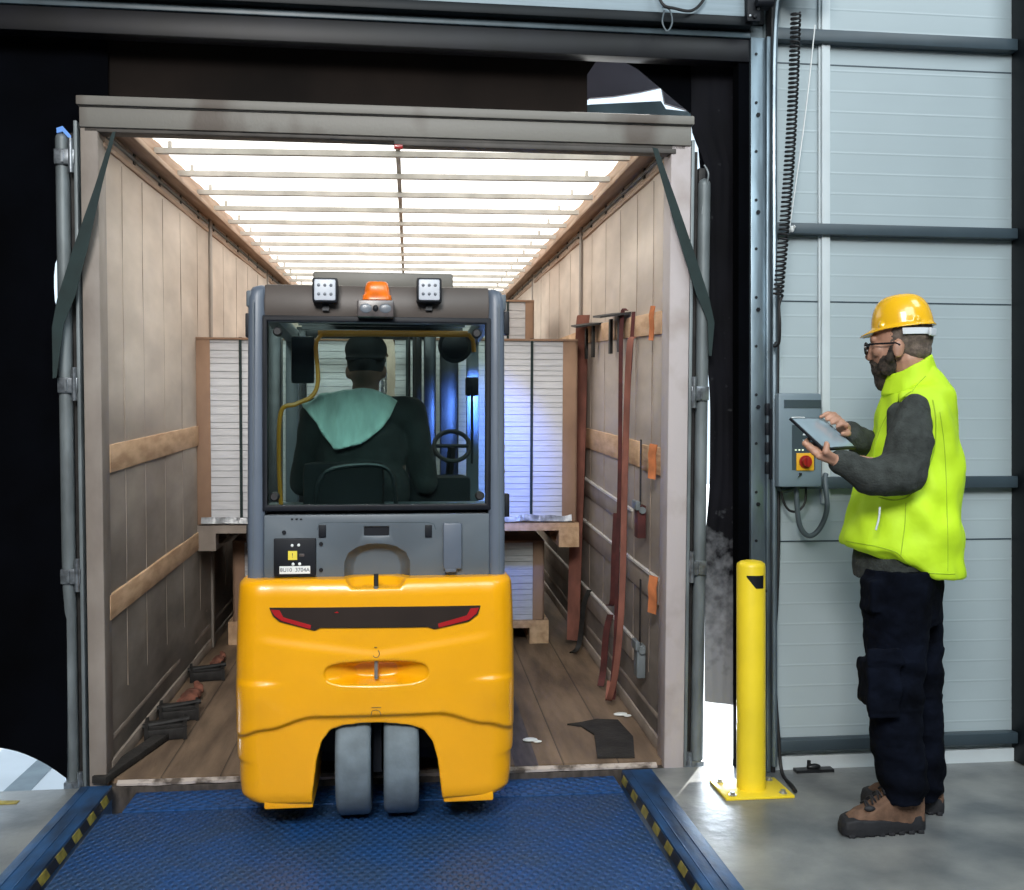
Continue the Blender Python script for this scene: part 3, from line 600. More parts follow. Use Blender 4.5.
# things in the trailer --------------------------------------------
def pallet(w, d, x, y, z, label, front='pale_wood'):
    g = thing('pallet', label, 'pallet', TT(x, y, z), 'pallets under the sheet stacks')
    b = MB()
    for k in range(7): b.box((-w/2,d*k/7+.005,.122), (w/2,d*(k+1)/7-.02,.144))
    b.build('deck_board', front, g, smooth=False)
    b = MB()
    for k in range(3): b.box((-w/2,d*k/3+.0+(.0),.10), (w/2,d*k/3+.1,.122))
    b.build('stringer_board', front, g, smooth=False)
    for k in range(3):
        for j in range(3):
            xx = -w/2+k*(w-.12)/2; yy = j*(d-.1)/2
            MB().box((xx,yy,.022), (xx+.12,yy+.1,.10)).build('block', front, g, smooth=False)
    for k in range(3):
        xx = -w/2+k*(w-.12)/2; MB().box((xx,0,0), (xx+.12,d,.022)).build('bottom_board', front, g, smooth=False)
    return g
def stack(w, d, h, x, y, z, label, side, nlay, strapx, name='sheet_stack', m='sheets', film=True, kraft=.07):
    g = thing(name, label, 'sheet stack', TT(x, y, z), 'strapped stacks of white sheets in the trailer')
    b = MB(); zz = 0.; rnd = random.Random(x*100+y)
    while zz < h-.005:
        t = min(h-zz, h/nlay*rnd.uniform(.75, 1.25)); j = rnd.uniform(-.004, .004)
        b.box((-w/2+j,.0+abs(j),zz+.0015), (w/2+j,d,zz+t-.0015)); zz += t
    b.build('sheets', m, g, smooth=False)
    MB().box((-w/2+.01,.012,0), (w/2-.01,d-.01,h-.003)).build('inner_sheets', 'sheets_gap', g, smooth=False)
    xs = -w/2 if side < 0 else w/2
    if kraft:
        b = MB(); b.box((xs-side*kraft,-.008,0), (xs+side*.012,-.0,h)); b.box((xs,-.008,0), (xs+side*.012,d,h)); b.build('kraft_corner', 'kraft', g, bevel=.002)
    MB().box((-w/2-.012,-.012,h), (w/2+.012,d,h+.012)).build('top_board', 'kraft', g, smooth=False)
    for sx in strapx:
        b = MB(); b.box((sx-.008,-.0105,0), (sx+.008,-.007,h+.014)); b.box((sx-.008,-.012,h+.012), (sx+.008,d,h+.015)); b.build('strap_band', 'strap_green', g)
    return g
YF = 1.78
H1 = 1.86-.80
sL = stack(1.05,.8,H1, -.628,YF,.80, 'tall strapped white sheet stack with a brown cardboard side, at the left canvas wall', -1, 26, [.05,-.86+.61+.0-.02], kraft=.085)
sL.name = 'sheet_stack'
sR = stack(1.06,.8,H1+.01, .51,YF,.80, 'tall strapped white sheet stack lit blue, upper load right of the forklift mast', 1, 30, [-.46,.27], kraft=.075)
pallet(1.12,.82,-.6,YF-.03,.652, 'grey wooden pallet carrying the upper left sheet stack', 'alu_batten')
pallet(1.08,.82,.525,YF-.03,.652, 'wooden pallet carrying the upper right blue lit sheet stack', 'pale_wood')
for x, lab in ((-.6,'crumpled clear film along the bottom of the left sheet stack'), (.5,'crumpled clear film along the bottom of the right sheet stack')):
    b = MB(); rs = []
    for i in range(40):
        xx = -.52+1.04*i/39; q = noise.noise((xx*9, x, 0)); rs.append([(x+xx,YF-.015,.80),(x+xx,YF-.035-.012*q,.81+.01*q),(x+xx,YF-.022,.845+.02*q),(x+xx,YF-.012,.835+.02*q)])
    b.rings(rs); o = b.build('wrap_film', 'film'); o.matrix_world = T; tag(o, lab, 'film')
# lower stacks (a little deeper in) and their pallets
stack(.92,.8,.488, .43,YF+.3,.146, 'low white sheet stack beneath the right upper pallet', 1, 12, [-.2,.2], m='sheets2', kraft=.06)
pallet(.98,.82,.44,YF+.28,0, 'floor pallet under the low right sheet stack')
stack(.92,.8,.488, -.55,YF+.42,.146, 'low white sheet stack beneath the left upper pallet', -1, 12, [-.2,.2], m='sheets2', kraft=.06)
pallet(.98,.82,-.56,YF+.40,0, 'floor pallet under the low left sheet stack')
stack(.95,.8,1.51, .46,YF+1.25,.706, 'taller white stack rising behind the right upper stack', 1, 26, [-.3,.3], kraft=.05)
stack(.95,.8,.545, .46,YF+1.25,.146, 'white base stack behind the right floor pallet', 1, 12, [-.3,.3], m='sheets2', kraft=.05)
pallet(.98,.82,.46,YF+1.24,0, 'floor pallet of the rear right stack')
stack(.98,.8,1.7, -.6,YF+1.25,.146, 'white stack behind the left upper stack', -1, 30, [-.3,.3], kraft=.05)
pallet(1.0,.82,-.6,YF+1.24,0, 'floor pallet of the rear left stack')
# ratchet straps on the right wall
def hang(name, strands, m, label, extra=None):
    b = MB()
    for pts, w in strands: b.ribbon(cat_rom(pts, 6), (-.9,.45,.0), w, .005)
    o = b.build(name, m, angle=60); o.matrix_world = T; return tag(o, label, 'strap', 'lashing straps hung on the right trailer wall')
xw = HW-.05
hang('lashing_strap', [([(xw+.01,1.93,2.03),(xw-.01,1.93,1.95),(xw-.02,1.95,1.2),(xw-.03,1.99,.6),(xw-.04,2.0,.03)], .08)], 'strap_red', 'wide faded red lashing strap hanging furthest in, beside the sheet stacks')
hang('lashing_strap', [([(xw+.01,.78,1.97),(xw-.01,.80,1.9),(xw-.02,.76,1.2),(xw-.03,.75,.7),(xw-.03,.78,.3),(xw-.05,.80,.02)], .020), ([(xw+.01,.62,1.95),(xw-.02,.66,1.2),(xw-.03,.66,.5),(xw-.05,.72,.05)], .018)], 'strap_dark', 'long dark red lashing strap with two strands reaching the floor')
hang('lashing_strap', [([(xw+.01,.62,1.83),(xw-.015,.60,1.75),(xw-.02,.64,1.2),(xw-.03,.63,.6),(xw-.05,.66,.22),(xw-.07,.74,.04),(xw-.05,.8,.12)], .030)], 'strap_red', 'red lashing strap looped on the trailer floor nearest the rear post')
hang('lashing_strap', [([(xw,.93,.95),(xw-.01,.92,.75),(xw-.01,.95,.5),(xw-.02,1.0,.46)], .03)], 'strap_dark', 'short dark red strap end dangling at mid height')
hang('lashing_strap', [([(xw,1.05,.40),(xw-.02,1.06,.3),(xw-.03,1.08,.1),(xw-.05,1.05,.02)], .035)], 'strap_dark', 'short dark red strap hanging from the lowest batten')
hang('lashing_strap', [([(xw+.01,1.72,.40),(xw-.02,1.74,.3),(xw-.04,1.78,.06),(xw-.09,1.74,.02)], .03)], 'iron', 'thin black strap at the foot of the wide red strap')
for y, z0, z1, w, lab in ((.18,1.20,1.33,.05,'orange strap scrap on the end of the middle batten'), (.15,.62,.76,.055,'orange strap scrap on the end of the grey batten'), (.22,1.80,1.93,.03,'faded orange tie on the end of the top batten')):
    b = MB(); b.ribbon([(xw+.0,y-.02,z1+.01),(xw-.01,y-.03,(z0+z1)/2+.03),(xw-.004,y-.02,(z0+z1)/2-.02),(xw-.01,y-.03,z0-.01)], (-.6,.8,.1), w*.8, .005); o = b.build('strap_scrap', 'strap_orange'); o.matrix_world = T; tag(o, lab, 'strap')
for y, z, m, lab in ((.40,1.0,'strap_dark','ratchet buckle hanging on the wall under the middle batten'), (.38,.36,'galv','grey ratchet buckle hanging low near the rear post')):
    g = thing('ratchet_buckle', lab, 'ratchet', TT(HW-.05,y,z), 'ratchet buckles on the right wall')
    b = MB(); b.box((-.02,-.035,-.10), (.02,.035,.05), bev=.006); b.build('frame', m, g)
    b = MB(); b.tube([(-.0,-.05,.03),(.0,.05,.03)], .016, 10); b.box((-.03,-.045,.03), (-.01,.045,.07), bev=.004); b.build('handle', 'galv', g)
    b = MB(); b.ribbon([(.0,0,.35),(0,0,.05)], (0,1,0), .02, .004); b.build('web', 'iron', g)
for y, lab in ((1.70,'dark angled strap hook plate on top of the highest batten, further in'), (.98,'dark angled strap hook plate on top of the highest batten, nearer the rear')):
    b = MB(); b.rings([[(HW-.0,y-.22,1.955),(HW-.17,y-.2,1.93),(HW-.17,y-.2,1.94),(HW,y-.22,1.965)], [(HW,y+.22,1.985),(HW-.13,y+.22,1.965),(HW-.13,y+.22,1.975),(HW,y+.22,1.995)]])
    for yy in (y-.1, y+.12): b.box((HW-.06,yy-.02,1.77), (HW-.045,yy+.02,1.95))
    o = b.build('hook_plate', 'iron'); o.matrix_world = T; tag(o, lab, 'hook')
# green door straps, hung from the header across the posts
b = MB(); P0 = atY(114,132,3.95); P1 = atY(58,326,4.02)
b.ribbon([P0, P0.lerp(P1,.28), P0.lerp(P1,.6), P0.lerp(P1,.85), P1, P1+Vector((-.012,0,-.2))], [(1,0,.25)]*6, [.014,.028,.06,.07,.045,.014], .004)
tag(b.build('door_strap', 'strap_green'), 'dark green webbing strap slanting across the left trailer post', 'strap', 'green door straps')
b = MB(); P0 = atY(655,148,3.95); P1 = atY(711,322,4.02)
b.ribbon([P0, P0.lerp(P1,.3), P0.lerp(P1,.6), P0.lerp(P1,.85), P1, P1+Vector((-.004,0,-.14))], [(1,0,-.2)]*6, [.022,.04,.052,.055,.03,.012], .004)
tag(b.build('door_strap', 'strap_green'), 'dark green webbing strap slanting across the right trailer post', 'strap', 'green door straps')
# floor items
b = MB(); b.prism([(.80,.50),(.86,.47),(.90,.35),(.86,.06),(1.02,.05),(1.07,.30),(1.05,.54),(.95,.56),(.87,.52)], .008, 'z', .001); o = b.build('rubber_mat', 'rubber_mat'); o.matrix_world = T; tag(o, 'crooked black rubber mat lying on the trailer floor at right', 'mat')
for p, lab in (((.60,.30),'crumpled white paper scrap on the trailer floor beside the forklift'), ((1.08,.62),'tiny white scrap on the floor behind the rubber mat')):
    b = MB(); b.ell((p[0],p[1],.008), (.035,.02,.008), n=10); b.ell((p[0]+.03,p[1]-.02,.006), (.02,.012,.006), n=8)
    o = b.build('paper_scrap', 'white_paint'); o.matrix_world = T; tag(o, lab, 'scrap')
b = MB(); b.box((-.03,-.30,0), (.03,.30,.03), rot=Matrix.Rotation(R(-14), 4, 'Z')); o = b.build('loose_plank', 'rubber_mat', bevel=.003); o.matrix_world = TT(-1.09,.25,.002); tag(o, 'dark loose plank lying at the left corner of the trailer sill', 'plank')
for y, lab in ((.52,'black iron ratchet heap nearest the sill by the left wall'), (.78,'black iron ratchet heap second along the left wall'), (1.45,'black iron ratchet heap deepest along the left wall')):
    b = MB()
    for k in range(3): b.box((-.09,-.07+k*.06,.0), (.09,-.04+k*.06,.05), bev=.004)
    b.box((-.09,-.08,.0), (-.075,.1,.06)); b.box((.075,-.08,0), (.09,.1,.06)); b.tube([(-.1,0,.05),(.1,.03,.06)], .012, 8)
    o = b.build('ratchet_heap', 'iron', bevel=0); o.matrix_world = TT(-1.035,y,.002) @ Matrix.Rotation(R(12), 4, 'Z'); tag(o, lab, 'ratchet', 'iron ratchets along the left wall')
for y, s_, lab in ((1.02,1,'rusty red rag bundle between the iron ratchets'), (1.75,.7,'small red rag deepest by the left wall')):
    b = MB(); b.ell((0,0,.03), (.05,.09,.035), n=14); b.ell((.02,.09,.05), (.025,.05,.02), (.4,0,.5), n=12); b.ell((-.02,-.06,.02), (.04,.05,.02), n=12)
    o = organic(b, 'rag_bundle', 'rag_red', None, .006, 2, lambda c: .006*noise.noise(c*30)); o.matrix_world = TT(-1.03,y,0) @ Matrix.Diagonal((s_,s_,s_,1)); tag(o, lab, 'rag')

# ================================================================== FORKLIFT
FX, FY, FZ = -.08, 3.60, -.05
def fl(px, py, dy=0.):
    v = atY(px, py, FY+dy); return Vector((v.x-FX, dy, v.z-FZ))
fk = thing('forklift', 'yellow and grey electric forklift driving into the trailer', 'forklift', (FX,FY,FZ))
# --- counterweight
prof = [(.112,.470),(.135,.492),(.19,.497),(.255,.497),(.262,.505),(.30,.507),(.62,.507),(.80,.502),(.895,.497),(.914,.48)]   # z, half-width
xc0 = fl(376.5,600).x
def hwid(z):
    for (a, wa), (b_, wb) in zip(prof, prof[1:]):
        if z <= b_: t = (z-a)/(b_-a); return wa+(wb-wa)*t
    return prof[-1][1]
def sst(a, b_, t): t = max(0, min(1, (t-a)/(b_-a))); return t*t*(3-2*t)
def fy(x, z):
    W_ = hwid(z); r = .085; ax = abs(x); y = 0.
    if ax > W_-r: q = (ax-(W_-r))/r; y += r*(1-math.sqrt(max(0, 1-q*q)))
    y += .035*(ax/.5)**2
    zt = z-.85
    if zt > 0: q = min(1, zt/.064); y += .035*(1-math.sqrt(1-q*q*.98))
    # ledges
    zl = .39-.10*(1-sst(.2,.5,ax)) if False else None
    zc = .385-.0*ax + .045*(1-sst(.22,.40,ax))-.03*sst(.40,.5,ax)
    y += .020*(1-sst(zc-.012, zc+.004, z))                # lower feet set back
    ze = .548+.0*ax
    y -= .010*(1-sst(ze-.008, ze+.01, z))*sst(.30,.42,ax)*sst(.40,.50,z)     # side bulge under the small ledge
    zv = .705-.055*(1-min(1, ax/.40))
    y += .007*sst(zv-.022, zv+.022, z)*(1-sst(.36,.46,ax))
    if z < .16: y += .03*((.16-z)/.05)**2*.4
    return y
def counterweight():
    b = MB(); nx, nz = 110, 100; zs = [.112+(.914-.112)*j/nz for j in range(nz+1)]
    fr = [[b.bm.verts.new((xc0+hwid(z)*(-1+2*i/nx), fy(hwid(z)*(-1+2*i/nx), z), z)) for i in range(nx+1)] for z in zs]
    bk = [[b.bm.verts.new((xc0+hwid(z)*(-1+2*i/nx), .50, z)) for i in range(nx+1)] for z in zs]
    for j in range(nz):
        for i in range(nx):
            b.face((fr[j][i], fr[j][i+1], fr[j+1][i+1], fr[j+1][i])); b.face((bk[j][i], bk[j+1][i], bk[j+1][i+1], bk[j][i+1]))
        b.face((fr[j][0], fr[j+1][0], bk[j+1][0], bk[j][0])); b.face((fr[j][nx], bk[j][nx], bk[j+1][nx], fr[j+1][nx]))
    for i in range(nx):
        b.face((fr[0][i], bk[0][i], bk[0][i+1], fr[0][i+1])); b.face((fr[nz][i], fr[nz][i+1], bk[nz][i+1], bk[nz][i]))
    cut = MB()
    arch = [(311,830),(311.5,800),(316,762),(321,744),(330,732),(345,727),(362,725),(376,724.5),(392,725),(409,727),(424,732),(433,744),(438,762),(442.5,800),(443,830)]
    cut.prism([(fl(x,y).x, fl(x,y).z) for x, y in arch], .9, 'y', -.2)
    c1 = cut.build('cut', 'black_rubber', fk)
    c2 = MB(); xa = fl(322,671).x; xb = fl(430,671).x; zt, zb = fl(376,662).z, fl(376,685).z; xm = (xa+xb)/2; zm = (zt+zb)/2
    # tow pocket: lens widening toward the face
    oc = lambda w, h, y: [(xm+w*math.copysign(abs(math.cos(a))**.6, math.cos(a)), y, zm+h*math.copysign(abs(math.sin(a))**.7, math.sin(a))) for a in [2*PI*k/32 for k in range(32)]]
    c2.rings([oc((xb-xa)/2*1.0, (zt-zb)/2+.004, -.03), oc((xb-xa)/2*.97, (zt-zb)/2, .012), oc((xb-xa)/5, (zt-zb)/2*.7, .075)])
    zq = fl(376,592).z; xq0 = fl(342,580).x; xq1 = fl(409,580).x; hq = (xq1-xq0)/2; xqm = (xq0+xq1)/2
    oc2 = lambda w, d, z: [(xqm+w*math.cos(a), .035+d*math.sin(a)*(1 if math.sin(a) > 0 else 3.), z) for a in [2*PI*k/32 for k in range(32)]]
    c2.rings([oc2(hq*.75,.05,zq+.012), oc2(hq,.10,.93), oc2(hq,.10,1.0)])
    c2 = c2.build('cut2', 'black_rubber', fk)
    def mods(o):
        for c in (c1, c2):
            m = o.modifiers.new('c', 'BOOLEAN'); m.operation = 'DIFFERENCE'; m.object = c; m.solver = 'EXACT'
        r = o.modifiers.new('r', 'REMESH'); r.mode = 'VOXEL'; r.voxel_size = .0055
        s = o.modifiers.new('s', 'SMOOTH'); s.iterations = 3; s.factor = .5
    o = b.build('counterweight', 'forklift_yellow', fk, mods=mods, angle=180)
    o.data.shade_smooth()
    for c in (c1, c2): bpy.data.objects.remove(c)
    return o
cw = counterweight()
def decal(poly, lift, th, name, m, parent, sub=.03):     # polygon in photo survey points laid on the curved rear face
    P = [fl(x, y) for x, y in poly]; P = [(p.x, p.z) for p in P]
    b = MB(); bm = b.bm; vs = [bm.verts.new((x, 0, z)) for x, z in P]; f = bm.faces.new(vs); bmesh.ops.triangulate(bm, faces=[f])
    for _ in range(4):
        es = [e for e in bm.edges if e.calc_length() > sub]
        if es: bmesh.ops.subdivide_edges(bm, edges=es, cuts=1, use_grid_fill=False); bmesh.ops.triangulate(bm, faces=bm.faces[:])
    r = bmesh.ops.extrude_face_region(bm, geom=bm.faces[:]); nv = [v for v in r['geom'] if isinstance(v, bmesh.types.BMVert)]; ns = set(nv)
    for v in bm.verts: v.co.y = fy(v.co.x-xc0, v.co.z)+(-lift if v in ns else .012)
    return b.build(name, m, parent, smooth=False)
decal([(268.6,608.8),(376,607),(481,606.5),(478.5,615),(469,622),(434,629.5),(428,627),(320,628),(314.5,631),(279,622.5),(272,617)], .007, 0, 'light_strip', 'strip_brown', cw)
decal([(270,610.5),(279,611),(283,618),(311,625.5),(310,629.5),(281,621.5),(274,616.5)], .0095, 0, 'tail_lamp', 'tail_red', cw, .02)
decal([(479.5,608.5),(471,609),(467,616),(438,624),(439,628),(469,620.5),(476.5,614.5)], .0095, 0, 'tail_lamp', 'tail_red', cw, .02)
decal([(334,613),(337,611.5),(339,613)], .0095, 0, 'red_mark', 'tail_red', cw)
for (cx, c_y) in ((376,652), (376,713)):
    b = MB(); p = fl(cx, c_y)
    pts = [(p.x+.012*math.cos(a)+0.0, fy(0,p.z)-.004, p.z-.006+.014*math.sin(a)) for a in [R(-150+12*k) for k in range(18)]]
    if c_y > 700: pts = [(p.x-.018,.0,p.z-.008),(p.x-.014,0,p.z+.008),(p.x,0,p.z+.011),(p.x+.013,0,p.z+.006),(p.x+.018,0,p.z-.008)]; pts = [(q[0], fy(0,q[2])-.001, q[2]) for q in pts]
    b.tube(pts, .0013, 6)
    if c_y > 700: b.tube([(p.x-.016, fy(0,p.z+.02)-.002, p.z+.02),(p.x+.018, fy(0,p.z+.02)-.002, p.z+.02)], .0012, 6)
    else: b.tube([(p.x-.006, fy(0,p.z+.016)-.004, p.z+.016),(p.x+.004, fy(0,p.z+.016)-.004, p.z+.016)], .0016, 6)
    b.build('cast_mark', 'roof_brown', cw)
# tow pins
p = fl(376,671); b = MB(); b.tube([(p.x,.03,p.z-.035),(p.x,.03,p.z+.032)], .0075, 14); b.build('tow_pin', 'steel', cw)
p = fl(376,590); b = MB(); b.tube([(p.x,.02,p.z-.02),(p.x,.02,p.z+.012)], .009, 14); b.build('pin_head', 'steel', cw)
b = MB(); b.tube([(p.x,.02,p.z+.012),(p.x,.02,p.z+.055)], .0085, 12); b.build('pin_grip', 'black_rubber', cw)
for x0_, x1_, s in ((262,312,-1), (444,495,1)):
    a, c_ = fl(x0_,800), fl(x1_,806); b = MB(); b.box((a.x,.05,.092), (c_.x,.42,.125), bev=.008); b.build('foot_rail', 'forklift_yellow', fk)
# --- twin rear wheels
for px in (352.5, 401.5):
    x = fl(px,770).x; h = .064; r = .25; rr = .022
    b = MB(); pr = [(.13,-h+.01),(r-rr,-h)]+[(r-rr+rr*math.sin(a), -h+rr-rr*math.cos(a)) for a in [R(15*k) for k in range(1,7)]]
    pr = pr+[(q[0], -q[1]) for q in reversed(pr)]
    b.lathe([(0,pr[0][1])]+pr+[(0,-pr[0][1])], (x,.26,.25), 56, 'x'); w = b.build('rear_wheel', 'tyre_grey', fk, angle=50)
    MB().lathe([(0,-.05),(.10,-.05),(.11,-.062),(.02,-.066),(0,-.066)], (x,.26,.25), 24, 'x').build('hub', 'dark_steel', w)
b = MB(); b.box((xc0-.015,.18,.17), (xc0+.015,.34,.6)); b.box((xc0-.25,.30,.22), (xc0+.25,.52,.62)); b.build('steer_axle', 'black_plastic', fk)
b = MB(); b.box((xc0-.44,.48,.12), (xc0+.44,1.65,.60)); b.build('chassis', 'black_plastic', fk, bevel=.01)
for s in (-1, 1):
    w = MB(); w.lathe([(0,-.07),(.2,-.075),(.225,-.055),(.235,0),(.225,.055),(.2,.075),(0,.07)], (xc0+s*.43,1.55,.235), 40, 'x'); w = w.build('front_wheel', 'tyre_grey', fk, angle=50)
    MB().lathe([(0,-.08),(.12,-.08),(.12,.08),(0,.08)], (xc0+s*.43,1.55,.235), 20, 'x').build('hub', 'dark_steel', w)
    b = MB(); b.box((xc0+s*.36,1.25,.30), (xc0+s*.49,1.75,.59)); b.build('fender', 'cab_grey', fk, bevel=.02)
# --- cab body
DY = .10
def fb(px, py): v = fl(px, py, DY); return v.x, v.z
xl, zt_ = fb(247,283); xr, zb_ = fb(505,582)
MB().box((xl+.01,DY+.11,.86), (xr-.01,DY+.55,1.155)).build('battery_hood', 'cab_grey', fk, bevel=.01)
for s, (pa, pb) in ((-1, (247,264)), (1, (489,505))):
    a, _ = fb(pa,300); c_, _ = fb(pb,300); ia, ib = (a, c_)
    b = MB(); rs = []
    for z, in_, dy in ((.88,0,0),(1.2,.0,0),(1.7,.0,.01),(zt_-.05,.0,.02),(zt_-.025,.004,.024),(zt_-.008,.014,.03),(zt_,.03,.045)):
        x0, x1 = (ia+in_, ib) if s < 0 else (ia, ib-in_)
        y0, y1 = DY+dy, DY+.09+dy; r = .014
        rs.append([(x0+r,y0,z),(x1-r,y0,z),(x1,y0+r,z),(x1,y1-r,z),(x1-r,y1,z),(x0+r,y1,z),(x0,y1-r,z),(x0,y0+r,z)])
    b.rings(rs); xm = ia+.022 if s < 0 else ib-.022; 
    b.build('rear_pillar', 'cab_pillar', fk, angle=50)
    MB().box((xm-.002,DY-.001,.9), (xm+.002,DY+.004,zt_-.06)).build('pillar_groove', 'cab_grey', fk)
    MB().box((xm-.028,DY+.09,.6), (xm+.028,1.5,.97)).build('side_panel', 'cab_grey', fk, bevel=.012)
    b = MB(); b.box((xm-.03,1.42,.9), (xm+.03,1.48,1.95)); b.build('front_pillar', 'cab_grey', fk, bevel=.006)
    b = MB(); b.box((xm-.03,DY+.03,1.90), (xm+.03,1.48,1.96)); b.build('roof_rail', 'cab_grey', fk, bevel=.006)
# roof header (rear) and roof plate
x0, z0 = fb(264,318); x1, z1 = fb(489,286)
b = MB(); b.rings([[(x0-.004,DY+.03,z0),(x1+.004,DY+.03,z0),(x1+.004,DY+.09,z0),(x0-.004,DY+.09,z0)], [(x0-.004,DY+.022,(z0+z1)/2),(x1+.004,DY+.022,(z0+z1)/2),(x1+.004,DY+.1,(z0+z1)/2),(x0-.004,DY+.1,(z0+z1)/2)], [(x0-.004,DY+.045,z1),(x1+.004,DY+.045,z1),(x1+.004,DY+.12,z1),(x0-.004,DY+.12,z1)]]); b.build('roof_header', 'roof_brown', fk, bevel=.008)
b = MB(); b.box((x0-.006,DY+.01,z0-.012), (x1+.006,DY+.05,z0+.004)); b.build('header_trim', 'cab_grey', fk, bevel=.004)
v0 = fl(313,285,.45); v1 = fl(453,273.5,.45)
b = MB(); b.box((v0.x,.45,v0.z-.01), (v1.x,1.3,v1.z)); b.build('roof_plate', 'roof_plate', fk, bevel=.008)
b = MB()
for k in range(7): b.box((x0+.02,.35+k*.16,zt_-.03), (x1-.02,.37+k*.16,zt_+.0))
b.build('guard_bar', 'dark_steel', fk)
# rear window
x0, z0 = fb(262,511.5); x1, z1 = fb(491,318); xi0, zi0 = fb(267,505.5); xi1, zi1 = fb(486,323.5)
b = MB(); yy = DY+.025
b.rings([[(x0,yy-.02,z0),(x1,yy-.02,z0),(x1,yy-.02,z1),(x0,yy-.02,z1)], [(x0,yy+.03,z0),(x1,yy+.03,z0),(x1,yy+.03,z1),(x0,yy+.03,z1)],
         [(xi0,yy+.03,zi0),(xi1,yy+.03,zi0),(xi1,yy+.03,zi1),(xi0,yy+.03,zi1)], [(xi0,yy-.02,zi0),(xi1,yy-.02,zi0),(xi1,yy-.02,zi1),(xi0,yy-.02,zi1)], [(x0,yy-.02,z0),(x1,yy-.02,z0),(x1,yy-.02,z1),(x0,yy-.02,z1)]], cap=False)
bmesh.ops.remove_doubles(b.bm, verts=b.bm.verts, dist=1e-5)
wf = b.build('rear_window', 'black_plastic', fk, bevel=.004)
MB().box((xi0-.004,yy-.004,zi0-.004), (xi1+.004,yy+.002,zi1+.004)).build('window_pane', 'window_glass', wf, smooth=False)
for px, py in ((277,331),(477,333),(274,497),(480,496)):
    x, z = fb(px, py); MB().lathe([(0,yy-.02),(.012,yy-.02),(.017,yy-.012),(.017,yy+.01),(0,yy+.01)], (x,0,z), 20, 'y').build('window_clamp', 'black_rubber', wf)
for px, py in ((247,323),(508,321),(248,537),(508,505)):
    x, z = fb(px, py); MB().box((x-.011,DY+.03,z-.047), (x+.009,DY+.07,z+.04), bev=.004).build('door_hinge', 'black_plastic', fk)
